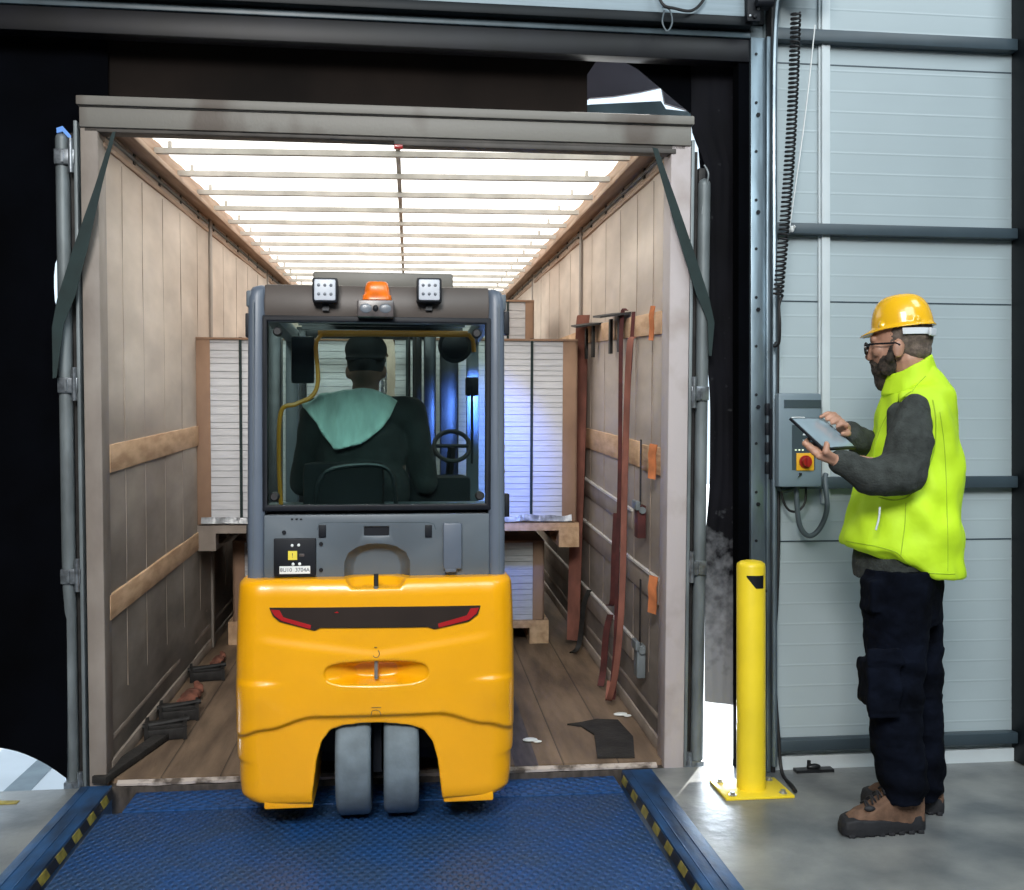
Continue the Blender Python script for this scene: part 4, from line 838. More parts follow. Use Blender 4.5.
# lower grey panel with recess
x0, z0 = fb(262,582); x1, z1 = fb(491,512)
def panel():
    b = MB(); b.box((x0+.006,DY+.005,z0-.03), (x1-.006,DY+.10,z1-.006))
    c = MB(); A_ = [(344,590),(344,562),(348,553),(357,547),(368,544),(376,543.5),(386,544),(396,546),(406,552),(410,561),(410,590)]
    inn = [fb(*q) for q in A_]; cx = sum(q[0] for q in inn)/len(inn)
    c.rings([[(q[0],DY-.01,q[1]) for q in inn], [(cx+(q[0]-cx)*.98,DY+.012,q[1]-.002) for q in inn], [(cx+(q[0]-cx)*.72,DY+.055,q[1]-.02) for q in inn]])
    sx0, sz0 = fb(364,536); sx1, sz1 = fb(389,526.5); c.box((sx0,DY-.01,sz0), (sx1,DY+.03,sz1)); c = c.build('cut', 'cab_grey', fk)
    def mods(o):
        m = o.modifiers.new('c', 'BOOLEAN'); m.operation = 'DIFFERENCE'; m.object = c; m.solver = 'EXACT'
        v = o.modifiers.new('b', 'BEVEL'); v.width = .004; v.segments = 2; v.limit_method = 'ANGLE'; v.angle_limit = R(40)
    o = b.build('rear_panel', 'cab_grey', fk, mods=mods, angle=40); bpy.data.objects.remove(c)
    MB().box((sx0,DY+.014,sz0), (sx1,DY+.03,sz1)).build('vent_slot', 'black_plastic', o)
    MB().box((x0,DY+.062,z0-.03), (x1,DY+.07,z1+.005)).build('panel_gap', 'black_plastic', o)
    # groove around the upper handle zone
    g_ = MB(); P_ = [fb(317,575), fb(317,530), fb(319,524), fb(324,522.5), fb(428,522.5), fb(434,524), fb(436,530), fb(436,575)]
    g_.tube([(q[0],DY+.006,q[1]) for q in P_[1:-1]], .0018, 6); g_.build('panel_groove', 'ctrl_dark', o)
    for xa, xb in ((318.5,326),(425,432)):
        a, c2 = fb(xa,537.5), fb(xb,525); MB().box((a[0],DY-.001,a[1]), (c2[0],DY+.01,c2[1]), bev=.003).build('latch', 'black_plastic', o)
    a, c2 = fb(443,568.5), fb(461.5,522.5); b2 = MB(); b2.box((a[0],DY-.022,a[1]), (c2[0],DY+.01,c2[1]), bev=.007); b2.box((a[0]+.006,DY-.02,a[1]-.012), (c2[0]-.02,DY+.0,a[1]+.01), bev=.004); b2.build('grab_block', 'cab_pillar', o)
    a, c2 = fb(274,576), fb(316,538); bx_ = MB().box((a[0],DY-.012,a[1]), (c2[0],DY+.01,c2[1]), bev=.004).build('service_plate', 'black_plastic', o)
    a, c2 = fb(288.5,559.5), fb(297.5,550.5); st = MB().box((a[0],DY-.0155,a[1]), (c2[0],DY-.010,c2[1])).build('warning_sticker', 'sticker_yellow', bx_); text('!', .022, 'text_dark', bx_, ((a[0]+c2[0])/2,DY-.016,(a[1]+c2[1])/2), 'exclamation_mark')
    for px, py in ((292.5,545.2),(299,544.8),(293.5,563.8),(300,563.5)):
        q = fb(px,py); MB().ell((q[0],DY-.013,q[1]), (.0055,.003,.0055), n=12).build('white_stud', 'white_paint', bx_)
    q = fb(302,554.8); MB().box((q[0]-.009,DY-.014,q[1]-.005), (q[0]+.009,DY-.011,q[1]+.005), bev=.001).build('small_tag', 'cam_grey', bx_)
    a, c2 = fb(280,573.5), fb(310.5,565.5); MB().box((a[0],DY-.0155,a[1]), (c2[0],DY-.010,c2[1])).build('number_plate', 'white_paint', bx_)
    text('8U10  3704A', .0195, 'text_dark', bx_, ((a[0]+c2[0])/2,DY-.016,(a[1]+c2[1])/2), 'plate_number')
    for px, py in ((284,532.5),(321,544),(321,570)):
        q = fb(px,py); MB().lathe([(0,DY+.0),(.0075,DY+.0),(.0075,DY+.01),(0,DY+.01)], (q[0],0,q[1]), 14, 'y').build('screw', 'black_plastic', o)
    for px in (292,296.5,301):
        q = fb(px,519.2); MB().box((q[0]-.004,DY+.002,q[1]-.0025), (q[0]+.004,DY+.01,q[1]+.0025)).build('louvre', 'black_plastic', o)
panel()
# work lights, beacon, camera
for px, side in ((325.5,'l'), (429,'r')):
    x, z = fb(px,291); y = DY-.03
    wl = MB().box((x-.046,y,z-.046), (x+.046,y+.05,z+.046), bev=.010).build('work_light', 'black_plastic', fk)
    MB().box((x-.038,y-.004,z-.038), (x+.038,y+.004,z+.038), bev=.006).build('lens', 'lamp_white', wl)
    for i in range(3):
        for j in (-1, 1): MB().ell((x-.022+i*.022,y-.004,z+j*.016), (.006,.003,.006), n=10).build('diode', 'lamp_dot', wl)
    MB().box((x-.012,y+.04,z-.07), (x+.012,y+.06,z-.03)).build('bracket', 'dark_steel', wl)
x, z = fb(377,300); y = DY+.03
bc = MB(); rs = []
for zz, w in ((0,.054),(.018,.052),(.022,.047),(.045,.044),(.062,.040),(.068,.034)):
    rs.append([(x+w*math.copysign(abs(math.cos(a))**.5, math.cos(a)), y+.045*w/.05*math.copysign(abs(math.sin(a))**.5, math.sin(a)), z+zz) for a in [2*PI*k/28 for k in range(28)]])
bc.rings(rs).build('beacon', 'beacon', fk, angle=50)
a, c_ = fb(357.5,318), fb(394,301.5)
cm = MB().box((a[0],DY-.04,a[1]), (c_[0],DY+.04,c_[1]), bev=.008).build('rear_camera', 'cam_grey', fk)
for q in (-.035,.035): MB().ell(((a[0]+c_[0])/2+q,DY-.04,(a[1]+c_[1])/2), (.022,.004,.017), n=16).build('camera_lens', 'lamp_dot', cm)
MB().ell(((a[0]+c_[0])/2,DY-.041,(a[1]+c_[1])/2), (.010,.005,.012), n=12).build('camera_eye', 'black_plastic', cm)
# --- cab interior
def fi(px, py, dy): return fl(px, py, dy)
p0, p1 = fi(303,505,.45), fi(384,462,.45)
b = MB(); b.box((p0.x,.42,.95), (p1.x,.54,p1.z), bev=.03); b.box((p0.x-.02,.5,.86), (p1.x+.02,.95,.97), bev=.03); b.build('seat', 'seat_black', fk, angle=50)
b = MB(); b.tube(cat_rom([fi(315,505,.42), fi(320,480,.42), fi(335,468,.42), fi(375,465,.42), fi(392,475,.42), fi(396,505,.42)]), .009, 8); b.build('seat_handle', 'dark_steel', fk)
b = MB(); b.box((fi(262,0,.6).x,.35,.80), (fi(490,0,.6).x,1.5,.88)); b.build('cab_floor', 'black_plastic', fk)
b = MB(); b.box((fi(372,505,.9).x,.85,.9), (fi(470,470,.9).x,1.2,fi(0,478,.95).z), bev=.02); b.build('side_console', 'seat_black', fk, angle=50)
b = MB()
for px in (398,408,419): b.tube([fi(px,500,.9), fi(px+3,468,.88)], .006, 8); b.ell(fi(px+3,466,.88), (.013,.013,.02), n=10)
b.build('lever', 'dark_steel', fk)
b = MB(); b.tube(cat_rom([fi(281,505,.3), fi(279,460,.3), fi(281,412,.3), fi(296,404,.3), fi(312,396,.32), fi(318,380,.35), fi(316,345,.4), fi(322,334,.45)]), .0085, 8); b.tube([fi(318,333.5,.45), fi(380,333.5,.45), fi(468,334,.45)], .013, 10); b.tube([fi(468,334,.45), fi(473,340,.45), fi(474,352,.45)], .009, 8); b.build('orange_frame', 'orange_tube', fk)
b = MB(); q0, q1 = fi(291,383,.5), fi(314,336,.5); b.box((q0.x,.5,q0.z), (q1.x,.53,q1.z), bev=.01); b.build('wing_mirror', 'black_plastic', fk)
b = MB(); b.lathe([(0,.0),(.055,.0),(.07,.012),(.07,.02),(0,.02)], fi(455,346,.55), 24, 'y'); b.build('fan', 'dark_steel', fk)
b = MB(); q = fi(472,386,.9); b.box((q.x-.03,.9,q.z-.045), (q.x+.03,.92,q.z+.04), bev=.01); b.tube([q, q+Vector((0,.0,-.35))], .006, 8); b.build('terminal', 'black_plastic', fk)
b = MB(); c0_ = fi(452,446,1.15); 
ringp = [c0_+Vector((.085*math.cos(a), .06*math.sin(a), .07*math.sin(a))) for a in [2*PI*k/32 for k in range(33)]]
b.tube(ringp, .011, 8); b.tube([c0_, c0_+Vector((-.02,.15,-.35))], .02, 10); b.tube([ringp[0], ringp[16]], .009, 8); b.build('steering_wheel', 'black_rubber', fk)
# mast, carriage, forks
b = MB()
for px0, px1 in ((268,282),(440,458)):
    a, c_ = fi(px0,0,1.75).x, fi(px1,0,1.75).x; b.box((a,1.70,.1), (c_,1.80,2.02))
b.build('outer_mast', 'dark_steel', fk, bevel=.006)
b = MB()
for px0, px1 in ((296,306),(424,436)):
    a, c_ = fi(px0,0,1.8).x, fi(px1,0,1.8).x; b.box((a,1.80,.1), (c_,1.87,2.0))
b.box((fi(296,0,1.8).x,1.82,1.96), (fi(436,0,1.8).x,1.86,2.02)); b.box((fi(296,0,1.8).x,1.82,1.02), (fi(436,0,1.8).x,1.86,1.08)); b.build('inner_mast', 'dark_steel', fk, bevel=.006)
b = MB(); 
for px in (409,414): b.tube([fi(px,330,1.78), fi(px,505,1.78)], .008, 6)
b.tube([fi(418,330,1.72), fi(418,520,1.72)], .02, 12); b.build('lift_chain', 'black_rubber', fk)
b = MB(); b.box((xc0-.45,1.9,.62), (xc0+.45,1.94,.68)); b.box((xc0-.45,1.9,1.0), (xc0+.45,1.94,1.05)); b.build('carriage', 'dark_steel', fk, bevel=.004)
for s in (-1, 1):
    b = MB(); b.box((xc0+s*.28-.05,1.94,.60), (xc0+s*.28+.05,1.98,1.05)); b.box((xc0+s*.28-.05,1.94,.585), (xc0+s*.28+.05,2.25,.615)); b.build('fork', 'dark_steel', fk, bevel=.004)

# --- driver seen through the rear window
dr = thing('person', 'person seated in the forklift cab seen from behind, dark jacket with pale teal back', 'person', (FX,FY,FZ))
def di(px, py, dy): return fl(px, py, dy)
b = MB(); Y0 = .78
hc = di(366,366,Y0); b.ell(hc, (.075,.095,.115)); b.capsule(di(366,385,Y0), di(364,402,Y0-.02), .058, .06)
b.ell(di(348,372,Y0), (.012,.02,.03)); b.ell(di(384,372,Y0), (.012,.02,.03)); b.ell(hc+Vector((0,.10,-.01)), (.015,.02,.02))
b.capsule(di(335,412,Y0), di(395,412,Y0), .05, .05)
for z, r in ((.98,.14),(1.15,.15),(1.3,.16),(1.42,.15)): b.ell((di(362,0,Y0).x,Y0,z), (r+.03,r-.03,.12))
for s, xs in ((-1, 318), (1, 410)):
    sh = di(xs,412,Y0); el = sh+Vector((s*.07,.05,-.30)); wr_ = el+Vector((-s*.03 if s < 0 else .0,.30,.08)); b.capsule(sh, el, .055, .042); b.capsule(el, wr_, .042, .03)
    b.ell(wr_+Vector((0,.06,0)), (.025,.05,.04))
    for k in range(4): b.capsule(wr_+Vector((-.02+.013*k,.09,.0)), wr_+Vector((-.02+.013*k,.12,-.03)), .0085, .007, 8, 3)
    b.capsule(wr_+Vector((-s*.03,.05,.01)), wr_+Vector((-s*.04,.09,.015)), .010, .008, 8, 3)
for s in (-1, 1): kn = Vector((di(362,0,Y0).x+s*.13,Y0+.45,1.03)); b.capsule((di(362,0,Y0).x+s*.09,Y0,1.03), kn, .085, .06); b.capsule(kn, kn+Vector((0,.08,-.14)), .055, .05)
organic(b, 'body', 'skin_dim', dr, .007, 3)
b = MB(); b.ell(hc+Vector((0,.0,.022)), (.083,.104,.105)); b2 = organic(b, 'hair', 'driver_dark', dr, .008, 1)
cap = MB(); cap.ell(di(366,350,Y0), (.092,.108,.075)); cap.box((di(366,0,Y0).x-.088,Y0-.108,di(0,355,Y0).z-.012), (di(366,0,Y0).x+.088,Y0+.11,di(0,355,Y0).z), bev=.01); organic(cap, 'cap', 'driver_dark', dr, .007, 2)
b = MB()
b.capsule(di(326,414,Y0), di(404,414,Y0), .082, .08); b.ell(di(362,450,Y0), (.20,.13,.22)); b.ell(di(362,490,Y0), (.21,.17,.2)); b.ell((di(362,0,Y0).x,Y0,.98), (.20,.16,.2))
for s, xs in ((-1, 318), (1, 410)):
    sh = di(xs,414,Y0); el = sh+Vector((s*.07,.05,-.30)); wr_ = el+Vector((-s*.03 if s < 0 else .0,.26,.07)); b.capsule(sh, el, .075, .056); b.capsule(el, wr_, .056, .042)
organic(b, 'jacket', 'driver_dark', dr, .008, 4, lambda c: .006*noise.noise(c*14))
b = MB(); P_ = [(301,404),(320,394),(345,389),(362,388),(380,390),(398,400),(390,418),(378,432),(362,443),(345,448),(334,450),(326,440),(316,424)]
b.rings([[(di(x,y,Y0-.17).x, Y0-.17+.10*(abs(x-352)/50)**2+.05*max(0,(410-y)/20), di(x,y,Y0-.17).z) for x, y in P_], [(di(x,y,Y0-.02).x, Y0-.02, di(x,y,Y0-.02).z) for x, y in P_]])
organic(b, 'back_yoke', 'driver_pale', dr, .007, 4, lambda c: .006*noise.noise((c.x*26, 0, c.z*9)))

# ================================================================== STANDING PERSON
mroot = Matrix.Translation((1.647,3.275,0)) @ Matrix.Rotation(-YAW, 4, 'Z')
mn = thing('person', 'person in yellow hard hat and lime safety vest looking at a tablet by the wall', 'person', mroot)
def m(px, py, y=0.):
    d = 3.44+y; return Vector(((px-512)*d/1000-(880-512)*.00344, y, EYE-(py-441)*d/1000))
def ering(pxl, pxr, pyl, pyr, yc, hy, n=36, sq=1.0):
    # ellipse-like ring, left/right extents and heights from the survey
    a, c_ = m(pxl,pyl,yc), m(pxr,pyr,yc); cen = (a+c_)/2; hx = (c_.x-a.x)/2; sl = (c_.z-a.z)/(c_.x-a.x)
    out = []
    for k in range(n):
        t = 2*PI*k/n; cx = math.copysign(abs(math.cos(t))**sq, math.cos(t)); sx = math.copysign(abs(math.sin(t))**sq, math.sin(t))
        out.append((cen.x+hx*cx, yc+hy*sx, cen.z+hx*cx*sl))
    return out
TY = .13
HY = R(28)   # head turned away from the viewer
HC = m(899,341,TY)
fwd = Vector((-math.cos(HY), math.sin(HY), 0)); lft = Vector((-math.sin(HY), -math.cos(HY), 0)); up = Vector((0,0,1))
def hd(f, l, u): return HC+fwd*f+lft*l+up*u
hrot = (0, 0, PI-HY)
b = MB()
b.ell(hd(-.012,0,.02), (.098,.077,.105), hrot, 28)            # cranium
b.ell(hd(.03,0,-.035), (.062,.062,.085), hrot, 24)            # face
b.ell(hd(.046,0,-.108), (.035,.04,.035), hrot, 20)            # chin
b.ell(hd(.080,0,.008), (.018,.05,.022), hrot, 16)             # brow
b.ell(hd(.100,0,-.052), (.016,.013,.016), hrot, 14)           # nose tip
b.capsule(hd(.088,0,-.012), hd(.100,0,-.050), .010, .012, 10, 3)
for s in (-1, 1):
    b.ell(hd(-.008,s*.079,-.034), (.020,.010,.033), (0,0,PI-HY+s*.3), 16)   # ears
    b.ell(hd(-.004,s*.083,-.054), (.009,.007,.012), hrot, 10)
    b.ell(hd(.062,s*.045,-.035), (.025,.02,.025), hrot, 14)    # cheeks
b.ell(hd(.088,0,-.082), (.010,.024,.006), hrot, 12); b.ell(hd(.086,0,-.092), (.010,.022,.007), hrot, 12)   # lips
b.capsule(hd(-.035,0,-.07), m(916,392,TY), .060, .066); b.capsule(m(914,380,TY), m(919,408,TY), .058, .05)
# trunk, legs (under the clothes)
LS, RS = m(916,414,-.04), m(921,412,TY+.19)
LE, RE = m(899,474,-.09), m(887,455,TY+.17)
LW, RW = m(846,462,-.10), m(845,431,TY+.05)
b.capsule(LS+Vector((0,.07,-.02)), RS+Vector((0,-.05,-.02)), .045, .045)
b.rings([ering(902,938,412,412,TY+.01,.10), ering(896,940,450,450,TY+.01,.10), ering(890,938,500,500,TY+.01,.10), ering(884,932,560,560,TY,.11), ering(880,928,600,600,TY,.12)])
b.capsule(LS+Vector((0,.01,-.03)), LE, .040, .038); b.capsule(LE, LW, .042, .030); b.capsule(RS, RE, .052, .042); b.capsule(RE, RW, .042, .030)
for y, hx_, kx, ax in ((.03,898,893,905), (.20,918,920,930)):
    b.capsule(m(hx_,600,y), m(kx,700,y), .07, .052); b.capsule(m(kx,700,y), m(ax,785,y+.02), .05, .03); b.capsule(m(ax,790,y+.02), m(ax-4,812,y+.03), .028, .024)
# hands ---------------------------------------------------------
F = Vector((-math.cos(R(25)), math.sin(R(25)), 0)); RT = Vector((math.sin(R(25)), math.cos(R(25)), 0))
TL_ = m(790,417.5,-.06); ev = m(823,417.5,.12)-TL_; dv = m(827,449,-.13)-TL_; tw = ev.length; th_ = dv.length
RT = ev.normalized(); dn = (dv-RT*dv.dot(RT)).normalized(); TN = RT.cross(dn).normalized()
if TN.z < 0: TN = -TN                                        # tablet face normal (towards his face)
def tb(u, v, w=0): return TL_+RT*(u*tw)+dn*(v*th_)+TN*w      # u across from his left, v down toward him
def hand(palm, wrist, fingers, thumb, rp=.026):
    w = Vector(wrist); p = Vector(palm)
    b.capsule(w, w.lerp(p,.4), .027, .026, 14, 4); 
    for base, mid, tip, r in fingers:
        b.capsule(p.lerp(w,.35), base, .016, r+.003, 12, 3); b.capsule(base, mid, r+.0015, r, 10, 3); b.capsule(mid, tip, r, r*.8, 10, 4)
    b.capsule(p.lerp(w,.6), thumb[0], .016, .0125, 12, 3); b.capsule(thumb[0], thumb[1], .0115, .0105, 10, 3); b.capsule(thumb[1], thumb[2], .0105, .0085, 10, 4)
# left hand under the near lower corner: fingers below the tablet, thumb on top
lw = LW
lp = tb(.03,1.10,-.028)
fg = []
for k in range(4):
    v = .92-.13*k; r = (.0088,.0092,.0088,.0078)[k]; ln = (.22,.27,.25,.19)[k]
    fg.append((tb(-.02,v+.08,-.030), tb(ln*.55,v,-.028), tb(ln,v-.02,-.018), r))
hand(lp, lw, fg, (tb(-.02,1.06,-.003), tb(.02,.97,.013), tb(.09,.90,.012)))
# right hand reaching over the far edge, index finger on the screen
rw = RW; rp_ = tb(1.07,.38,.018)
fg = []
for k in range(4):
    v = .06+.12*k; r = (.0088,.0092,.0088,.0078)[k]; ln = (.22,.16,.14,.10)[k]
    fg.append((tb(1.03,v+.08,.032), tb(1.03-ln*.6,v+.02,.030), tb(1.03-ln,v,.011 if k == 0 else .014), r))
hand(rp_, rw, fg, (tb(1.07,.62,.012), tb(1.0,.66,.014), tb(.90,.62,.011)))
organic(b, 'body', 'skin', mn, .0042, 3, fac=.4)
# beard, hair
b = MB(); b.ell(hd(.048,0,-.100), (.046,.050,.042), hrot, 24); b.ell(hd(.056,0,-.135), (.028,.032,.044), hrot, 20)
for s in (-1, 1): b.ell(hd(.032,s*.050,-.088), (.032,.02,.040), hrot, 16); b.capsule(hd(.012,s*.071,-.03), hd(.022,s*.068,-.07), .013,.016, 10, 3); b.capsule(hd(.094,s*.006,-.072), hd(.080,s*.03,-.084), .008,.008, 8, 3)
organic(b, 'beard', 'beard', mn, .0045, 2, lambda c: .0025*noise.noise(c*90))
b = MB(); b.ell(hd(-.020,0,.018), (.096,.0795,.10), hrot, 28)
b.ell(hd(-.055,0,-.035), (.055,.066,.05), hrot, 20)
hr = organic(b, 'hair', 'hair', mn, .005, 1, lambda c: .001*noise.noise(c*120))
# glasses
b = MB()
for s in (-1, 1):
    c_ = hd(.106,s*.034,-.026); pts = [c_+lft*(s*.0)+lft*(.027*math.copysign(abs(math.cos(a))**.7, math.cos(a)))+up*(.020*math.copysign(abs(math.sin(a))**.7, math.sin(a)))-fwd*(.008*(abs(.027*math.cos(a)+s*.034)/.06)**2*s*0) for a in [2*PI*k/24 for k in range(25)]]
    b.tube(pts, .0036, 8); b.tube([hd(.106,s*.061,-.016), hd(.086,s*.076,-.014), hd(.0,s*.086,-.014), hd(-.015,s*.086,-.022)], .0036, 8)
b.tube([hd(.107,-.008,-.022), hd(.110,0,-.020), hd(.107,.008,-.022)], .003, 8); gl = b.build('glasses', 'specs_black', mn)
b = MB()
for s in (-1, 1): c_ = hd(.106,s*.034,-.026); b.rings([[c_+lft*(.026*math.cos(a))+up*(.019*math.sin(a))+fwd*q for a in [2*PI*k/24 for k in range(24)]] for q in (-.001,.001)])
b.build('lens', 'clear_lens', gl)
# hard hat
hh = MB(); ht = R(6)
hf = (fwd*math.cos(ht)+up*(-math.sin(ht))).normalized(); hu = (up*math.cos(ht)+fwd*math.sin(ht)).normalized(); HO = hd(-.012,0,.044)
def hp(f, l, u): return HO+hf*(f*.835)+lft*(l*.88)+hu*(u*.88)
rs = []
for j in range(13):
    t = (PI/2)*j/12.5; rr = math.cos(t)**.62; zz = .138*math.sin(t)**.95
    rs.append([hp(.126*rr*math.cos(a)-.004*0, .103*rr*math.sin(a), zz+.004*max(0, math.cos(8*0))*0) for a in [2*PI*k/64 for k in range(64)]])
hh.rings(rs)
rs = []                                                       # rim and peak
for (e, z) in ((.0,.010),(.0,.0),(.012,-.006),(.014,-.002),(.003,.012)):
    rs.append([hp((.122+e+ (0.042*max(0, math.cos(a))**2.2*(1 if e > .005 else 0)))*math.cos(a), (.100+e)*math.sin(a), z-(.010*max(0, math.cos(a))**3 if e > .005 else 0)) for a in [2*PI*k/64 for k in range(64)]])
hh.rings(rs+[rs[0]], cap=False)
for l in (-.045,-.022,0,.022,.045):                           # crown ridges
    hh.tube([hp(.118*math.cos(t)*1.0, l, (.134-abs(l)*.35)*math.sin(t)**.8+.002) for t in [R(38+9*k) for k in range(12)]], .0058, 8)
for a in (55,-55,125,-125): hh.ell(hp(.122*math.cos(R(a)), .100*math.sin(R(a)), .014), (.012,.012,.014), n=12)
hat = organic(hh, 'hard_hat', 'helmet_yellow', mn, .0032, 3)
b = MB(); pts = [hp(.126*math.cos(a), .1*math.sin(a), -.020+.012*math.cos(a)) for a in [R(95+5.3*k) for k in range(33)]]
b.ribbon(pts, hu, .022, .004); b.build('headband', 'strap_white', hat)
b = MB(); b.box((-.005,-.026,-.014), (.005,.026,.014), bev=.004); q = b.build('band_adjuster', 'strap_white', hat); q.location = hp(-.120,.048,-.036); q.rotation_euler = (0,0,PI-HY-.25)
# trousers
b = MB()
def leg(rows, y, hy): b.rings([ering(a, c_, z, z+dz, y, h, 28) for a, c_, z, dz, h in rows])
leg([(866,936,568,0,.13),(864,930,600,0,.125),(866,926,640,0,.115),(867,922,680,0,.105),(868,921,700,0,.10),(871,922,740,0,.092),(876,925,764,0,.088),(880,927,778,-3,.085),(881,925,792,-1,.08),(886,922,801,-2,.075)], .04, 0)
leg([(876,940,568,0,.13),(884,940,610,0,.12),(890,941,665,0,.105),(896,940,700,0,.098),(900,943,745,0,.09),(903,943,768,0,.085),(906,943,780,0,.08),(908,941,790,0,.075),(910,938,797,0,.07)], .20, 0)
b.rings([ering(868,936,562,562,TY,.17), ering(866,939,590,590,TY,.175), ering(870,936,620,620,TY,.15)])
def tw_(c):
    z = c.z; k = noise.noise((c.x*7, c.y*7, z*16)); f = .008*k
    if z < .32: f += .009*math.sin(z*70+c.x*22+2*noise.noise((c.x*6, c.y*6, z*4)))*(1-z/.4)
    if .45 < z < .62: f += .004*math.sin(z*60+c.x*30)
    return f+.003*noise.noise(c*40)
for z0, z1, px in ((657,702,861),(577,610,863)): 
    a = m(px,z0,.03); c_ = m(px+16,z1,.03); b.box((a.x,-.05,c_.z), (c_.x,.07,a.z), bev=.01)
ts = organic(b, 'trousers', 'trouser', mn, .006, 4, tw_)
b = MB(); a = m(884,640,-.085); b.box((a.x-.05,-.088,m(0,712,0).z), (a.x+.06,-.062,m(0,645,0).z), bev=.008); b.box((a.x-.055,-.094,m(0,660,0).z), (a.x+.065,-.07,m(0,643,0).z), bev=.006); organic(b, 'cargo_pocket', 'trouser', ts, .005, 4, tw_)
# fleece (sleeves and hem)
b = MB()
b.rings([ering(856,930,577,577,TY,.175), ering(855,934,560,562,TY,.18), ering(862,938,530,530,TY,.165), ering(880,944,470,470,TY,.16), ering(890,946,410,410,TY,.16)])
b.capsule(m(915,408,-.03), m(910,440,-.08), .050, .076); b.capsule(m(910,440,-.08), m(902,472,-.09), .078, .080); b.capsule(m(899,474,-.11), m(872,477,-.11), .076, .064)
b.capsule(m(872,477,-.11), m(850,466,-.105), .064, .044); b.capsule(m(850,466,-.105), m(842,463,-.10), .047, .045)
b.capsule(RS, m(886,455,TY+.17), .07, .058); b.capsule(m(886,455,TY+.17), m(858,438,TY+.08), .056, .048); b.capsule(m(862,440,TY+.08), m(850,433,TY+.05), .048, .046)
b.rings([ering(893,927,352,344,TY+.01,.062), ering(889,930,385,365,TY+.01,.082), ering(889,938,398,390,TY+.01,.10)])
def fl_(c):
    q = .007*noise.noise((c.x*11, c.y*9, c.z*11)) + .003*noise.noise(c*35)
    return q
b.capsule(m(888,457,TY+.17), m(864,446,TY+.11), .058, .052)
b.capsule(m(900,414,.02), m(902,440,.0), .045, .05)
organic(b, 'fleece', 'fleece', mn, .006, 5, fl_)
# vest
b = MB()
def hemr(pxl, pxr, hy, dz):
    R0 = ering(pxl, pxr, 560, 560, TY, hy, sq=.85); out = []
    for x, y, z in R0:
        px = (x+1.266)*1000/(3.44+TY)+512
        K = [(835,544),(870,548),(896,556),(914,572),(940,575),(975,575)]
        for (xa, za), (xb, zb) in zip(K, K[1:]):
            if px <= xb: pz = za+(zb-za)*(px-xa)/(xb-xa); break
        out.append((x, y, m(0,pz,TY).z+dz))
    return out
b.rings([hemr(845,958,.215,0), hemr(845,958,.220,.025), ering(849,958,518,540,TY,.212,sq=.85), ering(857,956,496,506,TY,.205,sq=.88), ering(866,955,470,470,TY,.20,sq=.9), ering(875,952,440,438,TY,.20,sq=.9), ering(882,953,415,410,TY,.195), ering(886,946,398,392,TY,.17), ering(888,938,388,376,TY,.12), ering(888,932,384,364,TY,.085)])
b.rings([ering(887,936,392,372,TY,.095), ering(887,930,380,358,TY,.082), ering(890,927,379,357,TY,.07), ering(891,927,388,372,TY,.06)])
b.capsule(m(905,396,-.0), m(925,392,-.0), .03, .035)
def vw(c):
    q = .015*noise.noise((c.x*5, c.y*5, c.z*7)) + .014*noise.noise((c.x*15+c.z*6, c.y*14, c.z*9-c.x*5))
    q += .006*math.sin((c.z*1.0+c.x*.9)*42)*max(0, 1-abs(c.x-.13)/.16)*max(0, 1-abs(c.z-1.15)/.25)
    return q
def vest():
    # armhole for the near sleeve is cut out of the vest
    cut = MB(); A_ = [(913,396),(922,403),(929,414),(932,426),(931,444),(927,458),(919,474),(911,486),(904,492),(893,494),(880,490),(876,475),(876,462),(880,440),(886,422),(896,408),(904,400)]
    cut.rings([[m(x,y,-.35) for x, y in A_], [m(x,y,.0) for x, y in A_]]); c1 = cut.build('cut', 'fleece'); c1.matrix_world = Matrix.Identity(4)
    def mods(o):
        r = o.modifiers.new('r', 'REMESH'); r.mode = 'VOXEL'; r.voxel_size = .007
        s = o.modifiers.new('s', 'SMOOTH'); s.iterations = 5
        k = o.modifiers.new('c', 'BOOLEAN'); k.operation = 'DIFFERENCE'; k.object = c1; k.solver = 'EXACT'
        r = o.modifiers.new('r2', 'REMESH'); r.mode = 'VOXEL'; r.voxel_size = .006
        s = o.modifiers.new('s2', 'SMOOTH'); s.iterations = 3
    o = b.build('safety_vest', 'hivis', None, mods=mods, angle=180); bpy.data.objects.remove(c1)
    wrinkle(o, vw); o.data.shade_smooth(); o.parent = mn; return o
vs_ = vest()
cb_ = MB(); ro = [ering(885,940,396,386,TY,.105), ering(886,932,386,366,TY,.092), ering(887,929,377,355,TY,.088), ering(889,927,377,355,TY,.080), ering(892,926,390,375,TY,.08)]
cb_.rings(ro, cap=False); 
def colm(o):
    q = o.modifiers.new('s','SOLIDIFY'); q.thickness = .012; q.offset = 0; r_ = o.modifiers.new('r','REMESH'); r_.mode = 'VOXEL'; r_.voxel_size = .005; t_ = o.modifiers.new('t','SMOOTH'); t_.iterations = 3
co_ = cb_.build('collar', 'hivis', vs_, mods=colm, angle=180); wrinkle(co_, lambda c: .004*noise.noise((c.x*20,c.y*20,c.z*16)))
from mathutils.bvhtree import BVHTree
vb = BVHTree.FromPolygons([v.co.copy() for v in vs_.data.vertices], [tuple(p.vertices) for p in vs_.data.polygons])
def seam(pts, rad, name, mt, close=False):
    P = []; q_ = cat_rom([(x, y, 0) for x, y in pts], 5)
    for x, y in [(v.x, v.y) for v in q_]:
        o0 = m(x, y, -.1); e0 = m(512, 441, -3.44); d0 = (o0-e0).normalized(); h = vb.ray_cast(e0+d0*2.2, d0)
        if h[0] is not None and h[0].y < .15: P.append(h[0]-d0*.0006)
    if len(P) > 2: return MB().tube(P, rad, 6).build(name, mt, vs_)
